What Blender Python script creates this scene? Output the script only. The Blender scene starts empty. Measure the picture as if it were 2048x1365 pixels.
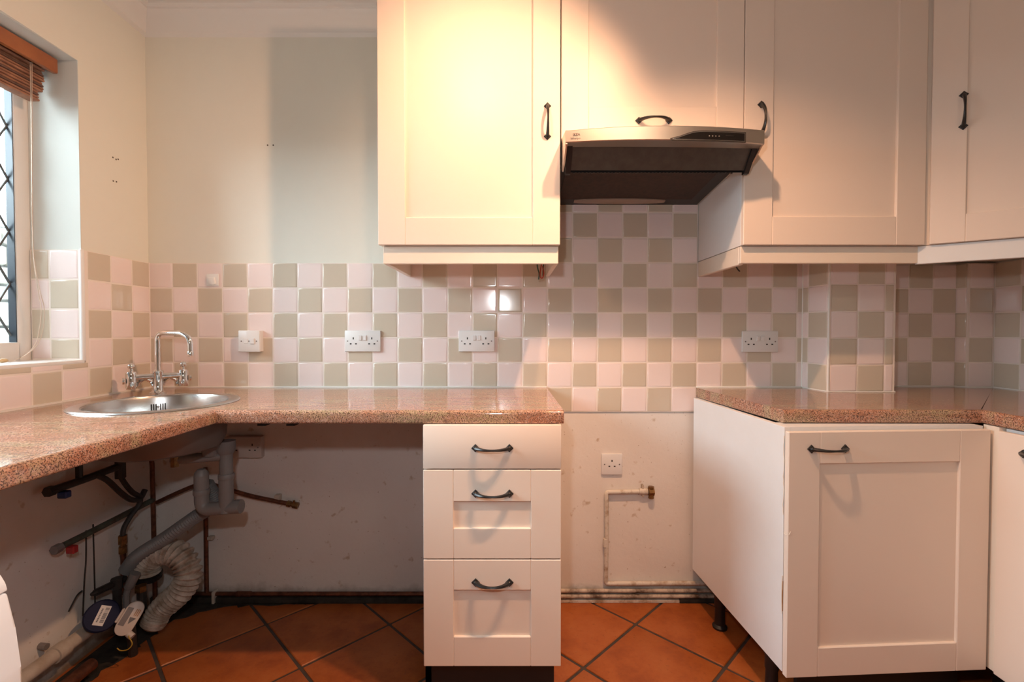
import bpy, bmesh, math, random
from mathutils import Matrix, Vector
random.seed(7)
PI = math.pi
R = math.radians
sc = bpy.context.scene
COL = sc.collection

# ------------------------------------------------------------------ camera
CAM_H = 1.12
cam_d = bpy.data.cameras.new('camera')
cam_d.sensor_width = 36.0
cam_d.lens = 950.0 / 2048.0 * 36.0
cam_d.clip_start = 0.02
cam = bpy.data.objects.new('camera', cam_d)
COL.objects.link(cam)
cam.location = (0, 0, CAM_H)
cam.rotation_euler = (R(90) - math.atan(19.5 / 950.0), 0, 0)
sc.camera = cam

# ------------------------------------------------------------------ world, lights, exposure
sc.view_settings.view_transform = 'Standard'
sc.view_settings.look = 'None'
sc.view_settings.gamma = 1.0
sc.view_settings.use_curve_mapping = False
sc.view_settings.exposure = 0.0

world = bpy.data.worlds.new('sky')
sc.world = world
world.use_nodes = True
wn = world.node_tree
bg = wn.nodes['Background']
bg.inputs[0].default_value = (0.80, 0.92, 1.0, 1)
bg.inputs[1].default_value = 25.0


def light(name, kind, loc, energy, col, target=None, **kw):
    d = bpy.data.lights.new(name, kind)
    d.energy = energy
    d.color = col
    for k, v in kw.items():
        setattr(d, k, v)
    o = bpy.data.objects.new(name, d)
    COL.objects.link(o)
    o.location = loc
    if target is not None:
        o.rotation_euler = (Vector(target) - Vector(loc)).to_track_quat('-Z', 'Y').to_euler()
    return o


# warm halogen heads of the kitchen's own ceiling bar (three in a row, just in front of the wall cabinets)
WARM = (1.0, 0.555, 0.32)
light('ceiling_spot_lamp', 'SPOT', (0.45, 0.94, 2.30), 84, WARM, (-1.30, 1.72, 0.50),
      spot_size=R(115), spot_blend=1.0, shadow_soft_size=0.022)
light('ceiling_spot_lamp', 'SPOT', (0.27, 0.94, 2.27), 70, WARM, (0.95, 1.35, 0.20),
      spot_size=R(104), spot_blend=1.0, shadow_soft_size=0.022)
light('ceiling_spot_lamp', 'SPOT', (-0.17, 0.94, 2.19), 18, WARM, (-0.10, 1.56, 1.86),
      spot_size=R(85), spot_blend=1.0, shadow_soft_size=0.035)
light('rear_fill_light', 'AREA', (0.75, -0.7, 2.40), 6.0, (1.0, 0.80, 0.60), (0.85, 0.2, 0), shape='DISK', size=0.5)  # unseen light added behind the camera to fill the room
# the photographer's flash gun, a hand's breadth above the lens
light('camera_flash', 'SPOT', (-0.095, 0.06, 1.355), 17, (0.94, 0.97, 1.0), (0.05, 1.95, 1.10),
      spot_size=R(175), spot_blend=0.25, shadow_soft_size=0.028)
# sampling portal in the kitchen window (no light of its own: it guides rays to the sky)
po = light('window_portal', 'AREA', (-1.78, 1.03, 1.53), 1, (1, 1, 1), (0, 1.03, 1.53), shape='RECTANGLE', size=1.20, size_y=1.05)
po.data.cycles.is_portal = True
light('sun', 'SUN', (1.0, -2, 7), 2.0, (1.0, 0.95, 0.88), (-3.3, 2.0, 1.0), angle=R(4))

# ------------------------------------------------------------------ materials


def mat(name, col, rough=0.5, metal=0.0, noise=None, bump=None, spec=0.5, coat=0.0, coords='Object', coat_rough=0.05):
    """noise: (scale, amount, dark colour) ; bump: (scale, strength)"""
    m = bpy.data.materials.new(name)
    m.use_nodes = True
    nt = m.node_tree
    b = nt.nodes['Principled BSDF']
    b.inputs['Base Color'].default_value = (*col, 1)
    b.inputs['Roughness'].default_value = rough
    b.inputs['Metallic'].default_value = metal
    b.inputs['Specular IOR Level'].default_value = spec
    b.inputs['Coat Weight'].default_value = coat
    b.inputs['Coat Roughness'].default_value = coat_rough
    tc = nt.nodes.new('ShaderNodeTexCoord')
    if noise:
        n = nt.nodes.new('ShaderNodeTexNoise')
        n.inputs['Scale'].default_value = noise[0]
        n.inputs['Detail'].default_value = 6
        n.inputs['Roughness'].default_value = 0.65
        nt.links.new(tc.outputs[coords], n.inputs['Vector'])
        r = nt.nodes.new('ShaderNodeValToRGB')
        r.color_ramp.elements[0].position = 0.35
        r.color_ramp.elements[1].position = 0.35 + noise[1]
        r.color_ramp.elements[0].color = (*noise[2], 1)
        r.color_ramp.elements[1].color = (*col, 1)
        nt.links.new(n.outputs['Fac'], r.inputs['Fac'])
        nt.links.new(r.outputs['Color'], b.inputs['Base Color'])
    if bump:
        n2 = nt.nodes.new('ShaderNodeTexNoise')
        n2.inputs['Scale'].default_value = bump[0]
        n2.inputs['Detail'].default_value = 4
        nt.links.new(tc.outputs[coords], n2.inputs['Vector'])
        bp = nt.nodes.new('ShaderNodeBump')
        bp.inputs['Strength'].default_value = bump[1]
        bp.inputs['Distance'].default_value = 0.004
        nt.links.new(n2.outputs['Fac'], bp.inputs['Height'])
        nt.links.new(bp.outputs['Normal'], b.inputs['Normal'])
    return m


def ramp(nt, src, stops):
    r = nt.nodes.new('ShaderNodeValToRGB')
    els = r.color_ramp.elements
    while len(els) < len(stops):
        els.new(0.5)
    for e, (p, c) in zip(els, stops):
        e.position = p
        e.color = (*c, 1)
    nt.links.new(src, r.inputs['Fac'])
    return r.outputs['Color']


def mix(nt, fac, a, b, mode='MIX'):
    n = nt.nodes.new('ShaderNodeMix')
    n.data_type = 'RGBA'
    n.blend_type = mode
    for sock, v in ((n.inputs[0], fac), (n.inputs[6], a), (n.inputs[7], b)):
        if hasattr(v, 'links'):
            nt.links.new(v, sock)
        elif isinstance(v, tuple):
            sock.default_value = (*v, 1)
        else:
            sock.default_value = v
    return n.outputs[2]


def noise(nt, vec, scale, detail=5, rough=0.6):
    n = nt.nodes.new('ShaderNodeTexNoise')
    n.inputs['Scale'].default_value = scale
    n.inputs['Detail'].default_value = detail
    n.inputs['Roughness'].default_value = rough
    nt.links.new(vec, n.inputs['Vector'])
    return n.outputs['Fac']


M = {}
M['wall_cream'] = mat('wall_cream', (0.80, 0.785, 0.70), 0.85, noise=(1.6, 0.3, (0.775, 0.755, 0.67)), bump=(90, 0.05))
M['wall_reveal'] = mat('wall_reveal', (0.68, 0.70, 0.66), 0.8, bump=(90, 0.05))
M['ceiling_white'] = mat('ceiling_white', (0.72, 0.70, 0.65), 0.9, bump=(140, 0.5))
M['coving'] = mat('coving', (0.80, 0.78, 0.75), 0.7)
M['door_cream'] = mat('door_cream', (0.87, 0.74, 0.635), 0.40, spec=0.45, bump=(300, 0.02))
M['melamine'] = mat('melamine', (0.86, 0.86, 0.86), 0.40, noise=(3.0, 0.25, (0.83, 0.82, 0.81)))
M['rail_cream'] = mat('rail_cream', (0.86, 0.755, 0.64), 0.33, spec=0.5)
M['tile_pink'] = mat('tile_pink', (0.90, 0.78, 0.755), 0.12, spec=0.55, noise=(5, 0.3, (0.885, 0.76, 0.735)))
M['tile_sage'] = mat('tile_sage', (0.655, 0.575, 0.465), 0.12, spec=0.55, noise=(5, 0.3, (0.64, 0.56, 0.45)))
M['grout'] = mat('grout', (0.86, 0.77, 0.70), 0.8)
M['caulk'] = mat('caulk', (0.85, 0.83, 0.78), 0.5)
M['white_gloss'] = mat('white_gloss', (0.86, 0.86, 0.85), 0.28)
M['pvc'] = mat('pvc', (0.78, 0.77, 0.74), 0.3)
M['socket_white'] = mat('socket_white', (0.80, 0.79, 0.78), 0.3)
M['black'] = mat('black_hole', (0.012, 0.011, 0.010), 0.6)
M['iron'] = mat('black_iron', (0.016, 0.015, 0.015), 0.32, metal=0.2, bump=(160, 0.12))
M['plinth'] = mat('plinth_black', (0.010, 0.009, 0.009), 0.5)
M['steel'] = mat('brushed_steel', (0.62, 0.60, 0.58), 0.26, metal=1.0, bump=(40, 0.03))
M['steel_warm'] = mat('hood_steel', (0.66, 0.60, 0.54), 0.32, metal=1.0)
M['bowl_dull'] = mat('bowl_underside', (0.20, 0.17, 0.15), 0.5, metal=0.5)
M['chrome'] = mat('chrome', (0.85, 0.85, 0.86), 0.06, metal=1.0)
M['hood_dark'] = mat('hood_dark', (0.030, 0.024, 0.020), 0.45)
M['hood_filter'] = mat('hood_filter', (0.055, 0.028, 0.016), 0.6, noise=(60, 0.3, (0.03, 0.016, 0.010)))
M['visor_glass'] = mat('visor_glass', (0.085, 0.075, 0.062), 0.25, noise=(30, 0.3, (0.065, 0.056, 0.047)))
M['visor_black'] = mat('visor_black', (0.014, 0.013, 0.013), 0.35)
M['lens'] = mat('lamp_lens', (0.34, 0.25, 0.19), 0.2)
M['panel_black'] = mat('control_black', (0.010, 0.009, 0.009), 0.15)
M['legend'] = mat('legend_grey', (0.25, 0.22, 0.2), 0.5)
M['logo_ink'] = mat('logo_ink', (0.09, 0.07, 0.06), 0.6)
M['copper'] = mat('copper_pipe', (0.22, 0.085, 0.045), 0.45, metal=0.6, noise=(40, 0.3, (0.10, 0.04, 0.025)))
M['brass'] = mat('brass', (0.32, 0.17, 0.06), 0.4, metal=0.8, noise=(60, 0.3, (0.16, 0.08, 0.03)))
M['black_pipe'] = mat('black_pipe', (0.035, 0.030, 0.027), 0.5, noise=(30, 0.3, (0.02, 0.017, 0.015)))
M['green_pipe'] = mat('tarnished_pipe', (0.075, 0.085, 0.06), 0.6, noise=(25, 0.25, (0.05, 0.03, 0.02)))
M['pipe_painted'] = mat('pipe_painted', (0.70, 0.64, 0.55), 0.5, noise=(22, 0.18, (0.40, 0.28, 0.18)))
M['pipe_dirty'] = mat('pipe_dirty', (0.62, 0.52, 0.42), 0.6, noise=(14, 0.22, (0.10, 0.055, 0.03)))
M['grey_plastic'] = mat('grey_plastic', (0.235, 0.225, 0.22), 0.45, noise=(20, 0.3, (0.23, 0.21, 0.20)))
M['hose_grey'] = mat('hose_grey', (0.20, 0.19, 0.185), 0.5)
M['cream_pipe'] = mat('cream_pipe', (0.60, 0.53, 0.45), 0.5, noise=(10, 0.3, (0.42, 0.33, 0.25)))
M['duct'] = mat('duct_white', (0.62, 0.55, 0.47), 0.5, noise=(25, 0.3, (0.30, 0.22, 0.16)))
M['blue'] = mat('blue_lever', (0.02, 0.05, 0.22), 0.4)
M['red'] = mat('red_lever', (0.40, 0.02, 0.02), 0.4)
M['meter_blue'] = mat('meter_blue', (0.014, 0.016, 0.045), 0.65, spec=0.2)
M['sticker'] = mat('sticker', (0.70, 0.66, 0.62), 0.5)
M['print'] = mat('sticker_print', (0.16, 0.15, 0.15), 0.6)
M['meter_white'] = mat('meter_white', (0.60, 0.52, 0.46), 0.4)
M['meter_grey'] = mat('meter_grey', (0.20, 0.17, 0.16), 0.3)
M['yellow'] = mat('yellow_wire', (0.45, 0.28, 0.03), 0.5)
M['wire_red'] = mat('wire_red', (0.45, 0.06, 0.03), 0.5)
M['wire_green'] = mat('wire_green', (0.03, 0.10, 0.07), 0.5)
M['cord'] = mat('blind_cord', (0.62, 0.50, 0.40), 0.8)
M['slate'] = mat('window_slate', (0.05, 0.065, 0.085), 0.35)
M['lead'] = mat('lead_strip', (0.09, 0.11, 0.12), 0.5)
M['wood_orange'] = mat('blind_wood', (0.40, 0.135, 0.045), 0.35, noise=(12, 0.3, (0.32, 0.10, 0.035)))
M['bamboo'] = mat('bamboo', (0.42, 0.20, 0.115), 0.6, noise=(35, 0.3, (0.26, 0.115, 0.07)))
M['bamboo_dark'] = mat('bamboo_dark', (0.18, 0.09, 0.065), 0.6, noise=(35, 0.3, (0.11, 0.06, 0.045)))
M['acorn'] = mat('pale_wood', (0.60, 0.42, 0.22), 0.5)
M['stone'] = mat('garden_stone', (0.22, 0.20, 0.165), 0.9, noise=(9, 0.3, (0.09, 0.085, 0.075)), bump=(25, 0.6))
M['mortar'] = mat('garden_mortar', (0.05, 0.047, 0.042), 0.95)
M['ground'] = mat('garden_ground', (0.25, 0.24, 0.2), 0.95, noise=(6, 0.3, (0.15, 0.14, 0.11)))
M['appliance'] = mat('appliance_white', (0.82, 0.82, 0.83), 0.3)
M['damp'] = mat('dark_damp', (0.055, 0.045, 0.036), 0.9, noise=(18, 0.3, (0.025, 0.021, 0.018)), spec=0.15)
M['floor_grout'] = mat('floor_grout', (0.085, 0.060, 0.045), 0.9, noise=(20, 0.3, (0.05, 0.04, 0.035)))
M['chip'] = mat('chipboard', (0.42, 0.22, 0.10), 0.8)
M['hole_dark'] = mat('old_hole', (0.10, 0.08, 0.06), 0.9)


def make_lower_wall():
    m = bpy.data.materials.new('wall_lower_stained')
    m.use_nodes = True
    nt = m.node_tree
    b = nt.nodes['Principled BSDF']
    b.inputs['Roughness'].default_value = 0.7
    v = nt.nodes.new('ShaderNodeTexCoord').outputs['Object']
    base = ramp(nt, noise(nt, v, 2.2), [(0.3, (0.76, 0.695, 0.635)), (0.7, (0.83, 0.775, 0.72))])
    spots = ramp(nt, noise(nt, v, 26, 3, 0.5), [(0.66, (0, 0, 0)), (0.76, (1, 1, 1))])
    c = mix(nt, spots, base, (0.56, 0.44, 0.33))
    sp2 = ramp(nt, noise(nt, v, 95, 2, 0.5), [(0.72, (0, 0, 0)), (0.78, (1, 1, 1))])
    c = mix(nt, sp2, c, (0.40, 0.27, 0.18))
    # dirt splashed along the foot of the wall
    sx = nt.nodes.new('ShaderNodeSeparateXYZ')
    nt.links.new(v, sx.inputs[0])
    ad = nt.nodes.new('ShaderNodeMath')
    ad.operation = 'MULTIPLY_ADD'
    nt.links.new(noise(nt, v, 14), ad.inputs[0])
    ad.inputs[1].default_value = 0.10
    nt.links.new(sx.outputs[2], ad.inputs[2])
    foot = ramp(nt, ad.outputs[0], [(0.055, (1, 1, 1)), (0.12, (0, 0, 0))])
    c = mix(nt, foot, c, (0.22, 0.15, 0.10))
    nt.links.new(c, b.inputs['Base Color'])
    bp = nt.nodes.new('ShaderNodeBump')
    bp.inputs['Strength'].default_value = 0.12
    bp.inputs['Distance'].default_value = 0.01
    nt.links.new(noise(nt, v, 30), bp.inputs['Height'])
    nt.links.new(bp.outputs['Normal'], b.inputs['Normal'])
    return m


M['wall_lower'] = make_lower_wall()


def make_worktop():
    m = bpy.data.materials.new('worktop_granite_laminate')
    m.use_nodes = True
    nt = m.node_tree
    b = nt.nodes['Principled BSDF']
    b.inputs['Roughness'].default_value = 0.09
    b.inputs['Specular IOR Level'].default_value = 0.62
    tc = nt.nodes.new('ShaderNodeTexCoord')
    v = tc.outputs['Object']
    mp = nt.nodes.new('ShaderNodeMapping')
    mp.inputs['Rotation'].default_value = (0, 0, 0.35)
    mp.inputs['Scale'].default_value = (0.6, 2.6, 1.4)
    nt.links.new(v, mp.inputs['Vector'])
    big = ramp(nt, noise(nt, mp.outputs[0], 7, 5, 0.65), [(0.30, (0.42, 0.16, 0.095)), (0.47, (0.50, 0.245, 0.15)), (0.62, (0.47, 0.35, 0.205))])
    pale = ramp(nt, noise(nt, v, 190, 3, 0.6), [(0.50, (0, 0, 0)), (0.62, (1, 1, 1))])
    c = mix(nt, pale, big, (0.62, 0.38, 0.28))
    dark = ramp(nt, noise(nt, v, 330, 2, 0.6), [(0.49, (0, 0, 0)), (0.60, (1, 1, 1))])
    c = mix(nt, dark, c, (0.10, 0.05, 0.037))
    veins = ramp(nt, noise(nt, mp.outputs[0], 22, 4, 0.6), [(0.56, (0, 0, 0)), (0.72, (0.75, 0.75, 0.75))])
    c = mix(nt, veins, c, (0.16, 0.095, 0.07))
    nt.links.new(c, b.inputs['Base Color'])
    return m


M['worktop'] = make_worktop()


def make_terracotta():
    m = bpy.data.materials.new('terracotta')
    m.use_nodes = True
    nt = m.node_tree
    b = nt.nodes['Principled BSDF']
    b.inputs['Roughness'].default_value = 0.42
    v = nt.nodes.new('ShaderNodeTexCoord').outputs['Object']
    oi = nt.nodes.new('ShaderNodeObjectInfo')
    av = nt.nodes.new('ShaderNodeVectorMath')
    av.operation = 'ADD'
    nt.links.new(v, av.inputs[0])
    cx = nt.nodes.new('ShaderNodeVectorMath')
    cx.operation = 'SCALE'
    cx.inputs[3].default_value = 40
    nt.links.new(oi.outputs['Random'], cx.inputs[0])
    nt.links.new(cx.outputs[0], av.inputs[1])
    c = ramp(nt, noise(nt, av.outputs[0], 6, 6, 0.7), [(0.3, (0.27, 0.060, 0.012)), (0.5, (0.40, 0.105, 0.022)), (0.72, (0.46, 0.145, 0.038))])
    sp = ramp(nt, noise(nt, av.outputs[0], 70, 3, 0.6), [(0.60, (0, 0, 0)), (0.74, (0.6, 0.6, 0.6))])
    c = mix(nt, sp, c, (0.24, 0.06, 0.018))
    nt.links.new(c, b.inputs['Base Color'])
    bp = nt.nodes.new('ShaderNodeBump')
    bp.inputs['Strength'].default_value = 0.15
    bp.inputs['Distance'].default_value = 0.004
    nt.links.new(noise(nt, av.outputs[0], 22), bp.inputs['Height'])
    nt.links.new(bp.outputs['Normal'], b.inputs['Normal'])
    return m


M['terracotta'] = make_terracotta()


def make_pane():
    m = bpy.data.materials.new('window_pane')
    m.use_nodes = True
    nt = m.node_tree
    nt.nodes.clear()
    out = nt.nodes.new('ShaderNodeOutputMaterial')
    t = nt.nodes.new('ShaderNodeBsdfTransparent')
    t.inputs[0].default_value = (0.93, 0.96, 0.96, 1)
    g = nt.nodes.new('ShaderNodeBsdfGlossy')
    g.inputs['Roughness'].default_value = 0.02
    fr = nt.nodes.new('ShaderNodeFresnel')
    fr.inputs[0].default_value = 1.25
    mx = nt.nodes.new('ShaderNodeMixShader')
    nt.links.new(fr.outputs[0], mx.inputs[0])
    nt.links.new(t.outputs[0], mx.inputs[1])
    nt.links.new(g.outputs[0], mx.inputs[2])
    nt.links.new(mx.outputs[0], out.inputs[0])
    return m


M['pane'] = make_pane()

# ------------------------------------------------------------------ mesh helpers
WM = {}          # object name -> world matrix of its frame


def wm(o):
    return WM.get(o.name, Matrix()) if o else Matrix()


def fin(me, angle=35):
    for p in me.polygons:
        p.use_smooth = True
    me.set_sharp_from_angle(angle=R(angle))


def obj(name, bm, m, parent=None, local=False, kind=None, angle=35, recalc=True):
    """link a bmesh as one object; geometry is in world coordinates unless local"""
    if recalc:
        bmesh.ops.recalc_face_normals(bm, faces=bm.faces)
    if parent is not None and not local:
        bm.transform(wm(parent).inverted())
    me = bpy.data.meshes.new(name)
    bm.to_mesh(me)
    bm.free()
    me.materials.append(m)
    fin(me, angle)
    o = bpy.data.objects.new(name, me)
    COL.objects.link(o)
    if parent is not None:
        o.parent = parent
        WM[o.name] = wm(parent).copy()
    else:
        WM[o.name] = Matrix()
    if kind:
        o['kind'] = kind
    return o


def tag(o, label, cat, group=None):
    o['label'] = label
    o['category'] = cat
    if group:
        o['group'] = group
    return o


def thing(name, label, cat, loc, rz=0.0, group=None):
    o = bpy.data.objects.new(name, None)
    o.empty_display_size = 0.05
    COL.objects.link(o)
    o.location = loc
    o.rotation_euler = (0, 0, rz)
    WM[o.name] = Matrix.Translation(loc) @ Matrix.Rotation(rz, 4, 'Z')
    return tag(o, label, cat, group)


def place(o, parent, mtx):
    """an object whose mesh is in its own frame, put at mtx in the frame of its parent"""
    o.parent = parent
    o.matrix_local = mtx
    WM[o.name] = wm(parent) @ mtx
    return o


def B():
    return bmesh.new()


def box(bm, x0, x1, y0, y1, z0, z1, bev=0.0, seg=2, mtx=None):
    vs = [bm.verts.new((x, y, z)) for x in (x0, x1) for y in (y0, y1) for z in (z0, z1)]
    fs = [bm.faces.new([vs[i] for i in f]) for f in
          ((0, 1, 3, 2), (4, 6, 7, 5), (0, 4, 5, 1), (2, 3, 7, 6), (0, 2, 6, 4), (1, 5, 7, 3))]
    allv = vs
    if bev > 0:
        es = list({e for f in fs for e in f.edges})
        r = bmesh.ops.bevel(bm, geom=es, offset=bev, segments=seg, affect='EDGES', profile=0.5)
        allv = list({v for f in r['faces'] for v in f.verts} | {v for v in vs if v.is_valid})
    if mtx is not None:
        bmesh.ops.transform(bm, matrix=mtx, verts=allv)
    return bm


def prism(bm, poly, z0, z1, mtx=None, bev=0.0, seg=2):
    a = [bm.verts.new((x, y, z0)) for x, y in poly]
    b = [bm.verts.new((x, y, z1)) for x, y in poly]
    n = len(poly)
    fs = [bm.faces.new(a[::-1]), bm.faces.new(b)]
    for i in range(n):
        fs.append(bm.faces.new((a[i], a[(i + 1) % n], b[(i + 1) % n], b[i])))
    vs = a + b
    if bev > 0:
        es = list({e for f in fs for e in f.edges})
        r = bmesh.ops.bevel(bm, geom=es, offset=bev, segments=seg, affect='EDGES', profile=0.5)
        vs = list({v for f in r['faces'] for v in f.verts} | {v for v in vs if v.is_valid})
    if mtx is not None:
        bmesh.ops.transform(bm, matrix=mtx, verts=vs)
    return bm


def smooth_path(pts, n=6):
    p = [Vector(q) for q in pts]
    if len(p) < 3:
        return p
    out = []
    e = [p[0] * 2 - p[1]] + p + [p[-1] * 2 - p[-2]]
    for i in range(1, len(e) - 2):
        a, b, c, d = e[i - 1], e[i], e[i + 1], e[i + 2]
        for k in range(n):
            t = k / n
            out.append(0.5 * ((2 * b) + (c - a) * t + (2 * a - 5 * b + 4 * c - d) * t * t + (3 * b - a - 3 * c + d) * t ** 3))
    out.append(p[-1])
    return out


def rounded_path(pts, r, n=5):
    """polyline with its corners rounded by radius r"""
    p = [Vector(q) for q in pts]
    out = [p[0]]
    for i in range(1, len(p) - 1):
        a = (p[i - 1] - p[i])
        c = (p[i + 1] - p[i])
        rr = min(r, a.length * 0.49, c.length * 0.49)
        s, e = p[i] + a.normalized() * rr, p[i] + c.normalized() * rr
        for k in range(n + 1):
            t = k / n
            out.append(s * (1 - t) ** 2 + p[i] * 2 * t * (1 - t) + e * t * t)
    out.append(p[-1])
    return out


def tube(bm, pts, r, n=10, caps=True, flat=1.0):
    """sweep a circle; r is a number or a list; flat squeezes the second axis"""
    p = [Vector(q) for q in pts]
    rs = r if isinstance(r, (list, tuple)) else [r] * len(p)
    t0 = (p[1] - p[0]).normalized()
    up = Vector((0, 0, 1)) if abs(t0.z) < 0.9 else Vector((0, 1, 0))
    u = t0.cross(up).normalized()
    rings = []
    for i, q in enumerate(p):
        if i == 0:
            t = p[1] - p[0]
        elif i == len(p) - 1:
            t = p[-1] - p[-2]
        else:
            t = (p[i + 1] - p[i]).normalized() + (p[i] - p[i - 1]).normalized()
        t.normalize()
        u = (u - t * u.dot(t)).normalized()
        w = t.cross(u)
        rings.append([bm.verts.new(q + u * (rs[i] * math.cos(2 * PI * k / n)) + w * (rs[i] * flat * math.sin(2 * PI * k / n))) for k in range(n)])
    for a, b in zip(rings, rings[1:]):
        for k in range(n):
            bm.faces.new((a[k], a[(k + 1) % n], b[(k + 1) % n], b[k]))
    if caps:
        bm.faces.new(rings[0][::-1])
        bm.faces.new(rings[-1])
    return bm


def lathe(bm, prof, n=20, mtx=None, close=False):
    """revolve (r, z) profile about z"""
    rings = []
    vs = []
    for r, z in prof:
        if r < 1e-6:
            v = bm.verts.new((0, 0, z))
            rings.append([v])
            vs.append(v)
        else:
            ring = [bm.verts.new((r * math.cos(2 * PI * k / n), r * math.sin(2 * PI * k / n), z)) for k in range(n)]
            rings.append(ring)
            vs += ring
    pairs = list(zip(rings, rings[1:]))
    if close:
        pairs.append((rings[-1], rings[0]))
    for a, b in pairs:
        for k in range(n):
            k2 = (k + 1) % n
            if len(a) == 1 and len(b) == 1:
                continue
            if len(a) == 1:
                bm.faces.new((a[0], b[k], b[k2]))
            elif len(b) == 1:
                bm.faces.new((a[k], a[k2], b[0]))
            else:
                bm.faces.new((a[k], a[k2], b[k2], b[k]))
    if mtx is not None:
        bmesh.ops.transform(bm, matrix=mtx, verts=vs)
    return bm


def axis(loc, d):
    """matrix taking z to direction d at loc"""
    return Matrix.Translation(loc) @ Vector(d).normalized().to_track_quat('Z', 'Y').to_matrix().to_4x4()


def disc(bm, loc, d, r, t, n=14):
    return lathe(bm, [(0, 0), (r, 0), (r, t), (0, t)], n, axis(loc, d))


def sweep_profile(bm, prof, p0, p1, out):
    """prof: (outward, z) points extruded from p0 to p1 (2-D); out is the outward direction at each end"""
    o = Vector((out[0], out[1], 0))
    a = [bm.verts.new(Vector((p0[0], p0[1], 0)) + o * q + Vector((0, 0, z))) for q, z in prof]
    b = [bm.verts.new(Vector((p1[0], p1[1], 0)) + o * q + Vector((0, 0, z))) for q, z in prof]
    n = len(prof)
    for i in range(n):
        bm.faces.new((a[i], a[(i + 1) % n], b[(i + 1) % n], b[i]))
    bm.faces.new(a[::-1])
    bm.faces.new(b)
    return bm


# ------------------------------------------------------------------ room shell
TOP = 2.425
WT = 0.889            # worktop height
TR, TC = 0.1017, 0.102
TZ = 0.8905           # lowest full tile row above the worktop starts here
CX, CY = -1.4875, 1.95


def XL(y):
    return CX + (CY - y) * 0.041


RX = 1.98
REAR = -2.6


def struct(name, bm, m, parent=None):
    return obj(name, bm, m, parent, kind='structure')


floor = struct('floor', box(B(), -1.75, 2.1, REAR - 0.1, 2.15, -0.06, -0.004), M['floor_grout'])
ceiling = struct('ceiling', box(B(), -1.75, 2.1, REAR - 0.1, 2.15, TOP, TOP + 0.1), M['ceiling_white'])

bm = B()
prism(bm, [(CX - 0.2, CY), (1.445, CY), (1.445, 1.985), (RX + 0.12, 1.985), (RX + 0.12, 2.15), (CX - 0.2, 2.15)], 0.787, TOP)
wall_back = struct('wall_back', bm, M['wall_cream'])
bm = B()
prism(bm, [(CX - 0.2, CY - 0.0008), (1.445, CY - 0.0008), (1.445, 1.985), (RX + 0.12, 1.985), (RX + 0.12, 2.15), (CX - 0.2, 2.15)], 0.0, 0.787)
struct('lower_plaster', bm, M['wall_lower'], wall_back)

WY0, WY1, WZ0, WZ1 = 0.45, 1.631, 1.022, 2.040
bm = B()


def lw(y0, y1, z0, z1):
    prism(bm, [(XL(y0), y0), (XL(y1), y1), (XL(y1) - 0.235, y1), (XL(y0) - 0.235, y0)], z0, z1)


lw(WY1, 2.1, 0.787, TOP)
lw(WY0, WY1, 0.787, WZ0 - 0.012)
lw(WY0, WY1, WZ1, TOP)
lw(REAR - 0.1, WY0, 0.787, TOP)
wall_left = struct('wall_left', bm, M['wall_cream'])
bm = B()
lw(REAR - 0.1, 2.1, 0.0, 0.787)
struct('lower_plaster', bm, M['wall_lower'], wall_left)

wall_right = struct('wall_right', box(B(), RX, RX + 0.12, REAR - 0.1, 2.1, 0, TOP), M['wall_cream'])
bm = B()
box(bm, -1.75, -0.62, REAR - 0.12, REAR, 0, TOP)
box(bm, 0.28, RX + 0.12, REAR - 0.12, REAR, 0, TOP)
box(bm, -0.62, 0.28, REAR - 0.12, REAR, 2.05, TOP)
wall_rear = struct('wall_rear', bm, M['wall_cream'])
# panelled door behind the photographer
bm = B()
for a, b_, c, d in ((-0.62, -0.40, 0, 2.05), (0.06, 0.28, 0, 2.05), (-0.40, 0.06, 0, 0.25), (-0.40, 0.06, 0.95, 1.15), (-0.40, 0.06, 1.85, 2.05)):
    box(bm, a, b_, REAR - 0.07, REAR - 0.02, c, d)
door_1 = struct('door_1', bm, M['white_gloss'])
struct('panel', box(B(), -0.41, 0.07, REAR - 0.055, REAR - 0.040, 0.24, 0.96), M['white_gloss'], door_1)
struct('panel', box(B(), -0.41, 0.07, REAR - 0.055, REAR - 0.040, 1.14, 1.86), M['white_gloss'], door_1)
bm = B()
disc(bm, (0.21, REAR - 0.02, 1.02), (0, 1, 0), 0.022, 0.01)
tube(bm, [(0.21, REAR - 0.01, 1.02), (0.21, REAR + 0.035, 1.02), (0.10, REAR + 0.035, 1.02)], 0.009)
struct('door_handle', bm, M['chrome'], door_1)

# boxed-in pipes: pillar and corner box
pillar = struct('wall_pillar', prism(B(), [(1.1925, 1.9500), (1.2067, 1.8085), (1.4480, 1.8085), (1.4480, 1.9850), (1.1925, 1.9850)], 0.0, 1.4015), M['wall_cream'])
corner_box = struct('wall_corner_box', prism(B(), [(1.8485, 1.985), (1.872, 1.953), (RX, 1.953), (RX, 1.985)], 0.0, 1.4015), M['wall_cream'])

# coving
prof = [(0.0, TOP), (0.052, TOP), (0.052, TOP - 0.010), (0.046, TOP - 0.014), (0.038, TOP - 0.016), (0.038, TOP - 0.024), (0.033, TOP - 0.028), (0.027, TOP - 0.045),
        (0.022, TOP - 0.065), (0.017, TOP - 0.088), (0.015, TOP - 0.104), (0.008, TOP - 0.108), (0.0, TOP - 0.113)]
struct('trim_1', sweep_profile(B(), prof, (CX + 0.002, CY), (RX, CY), (0, -1)), M['coving'])
bm = B()
sweep_profile(bm, prof, (XL(CY), CY), (XL(REAR), REAR), (1, 0))
struct('trim_2', bm, M['coving'])

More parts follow.
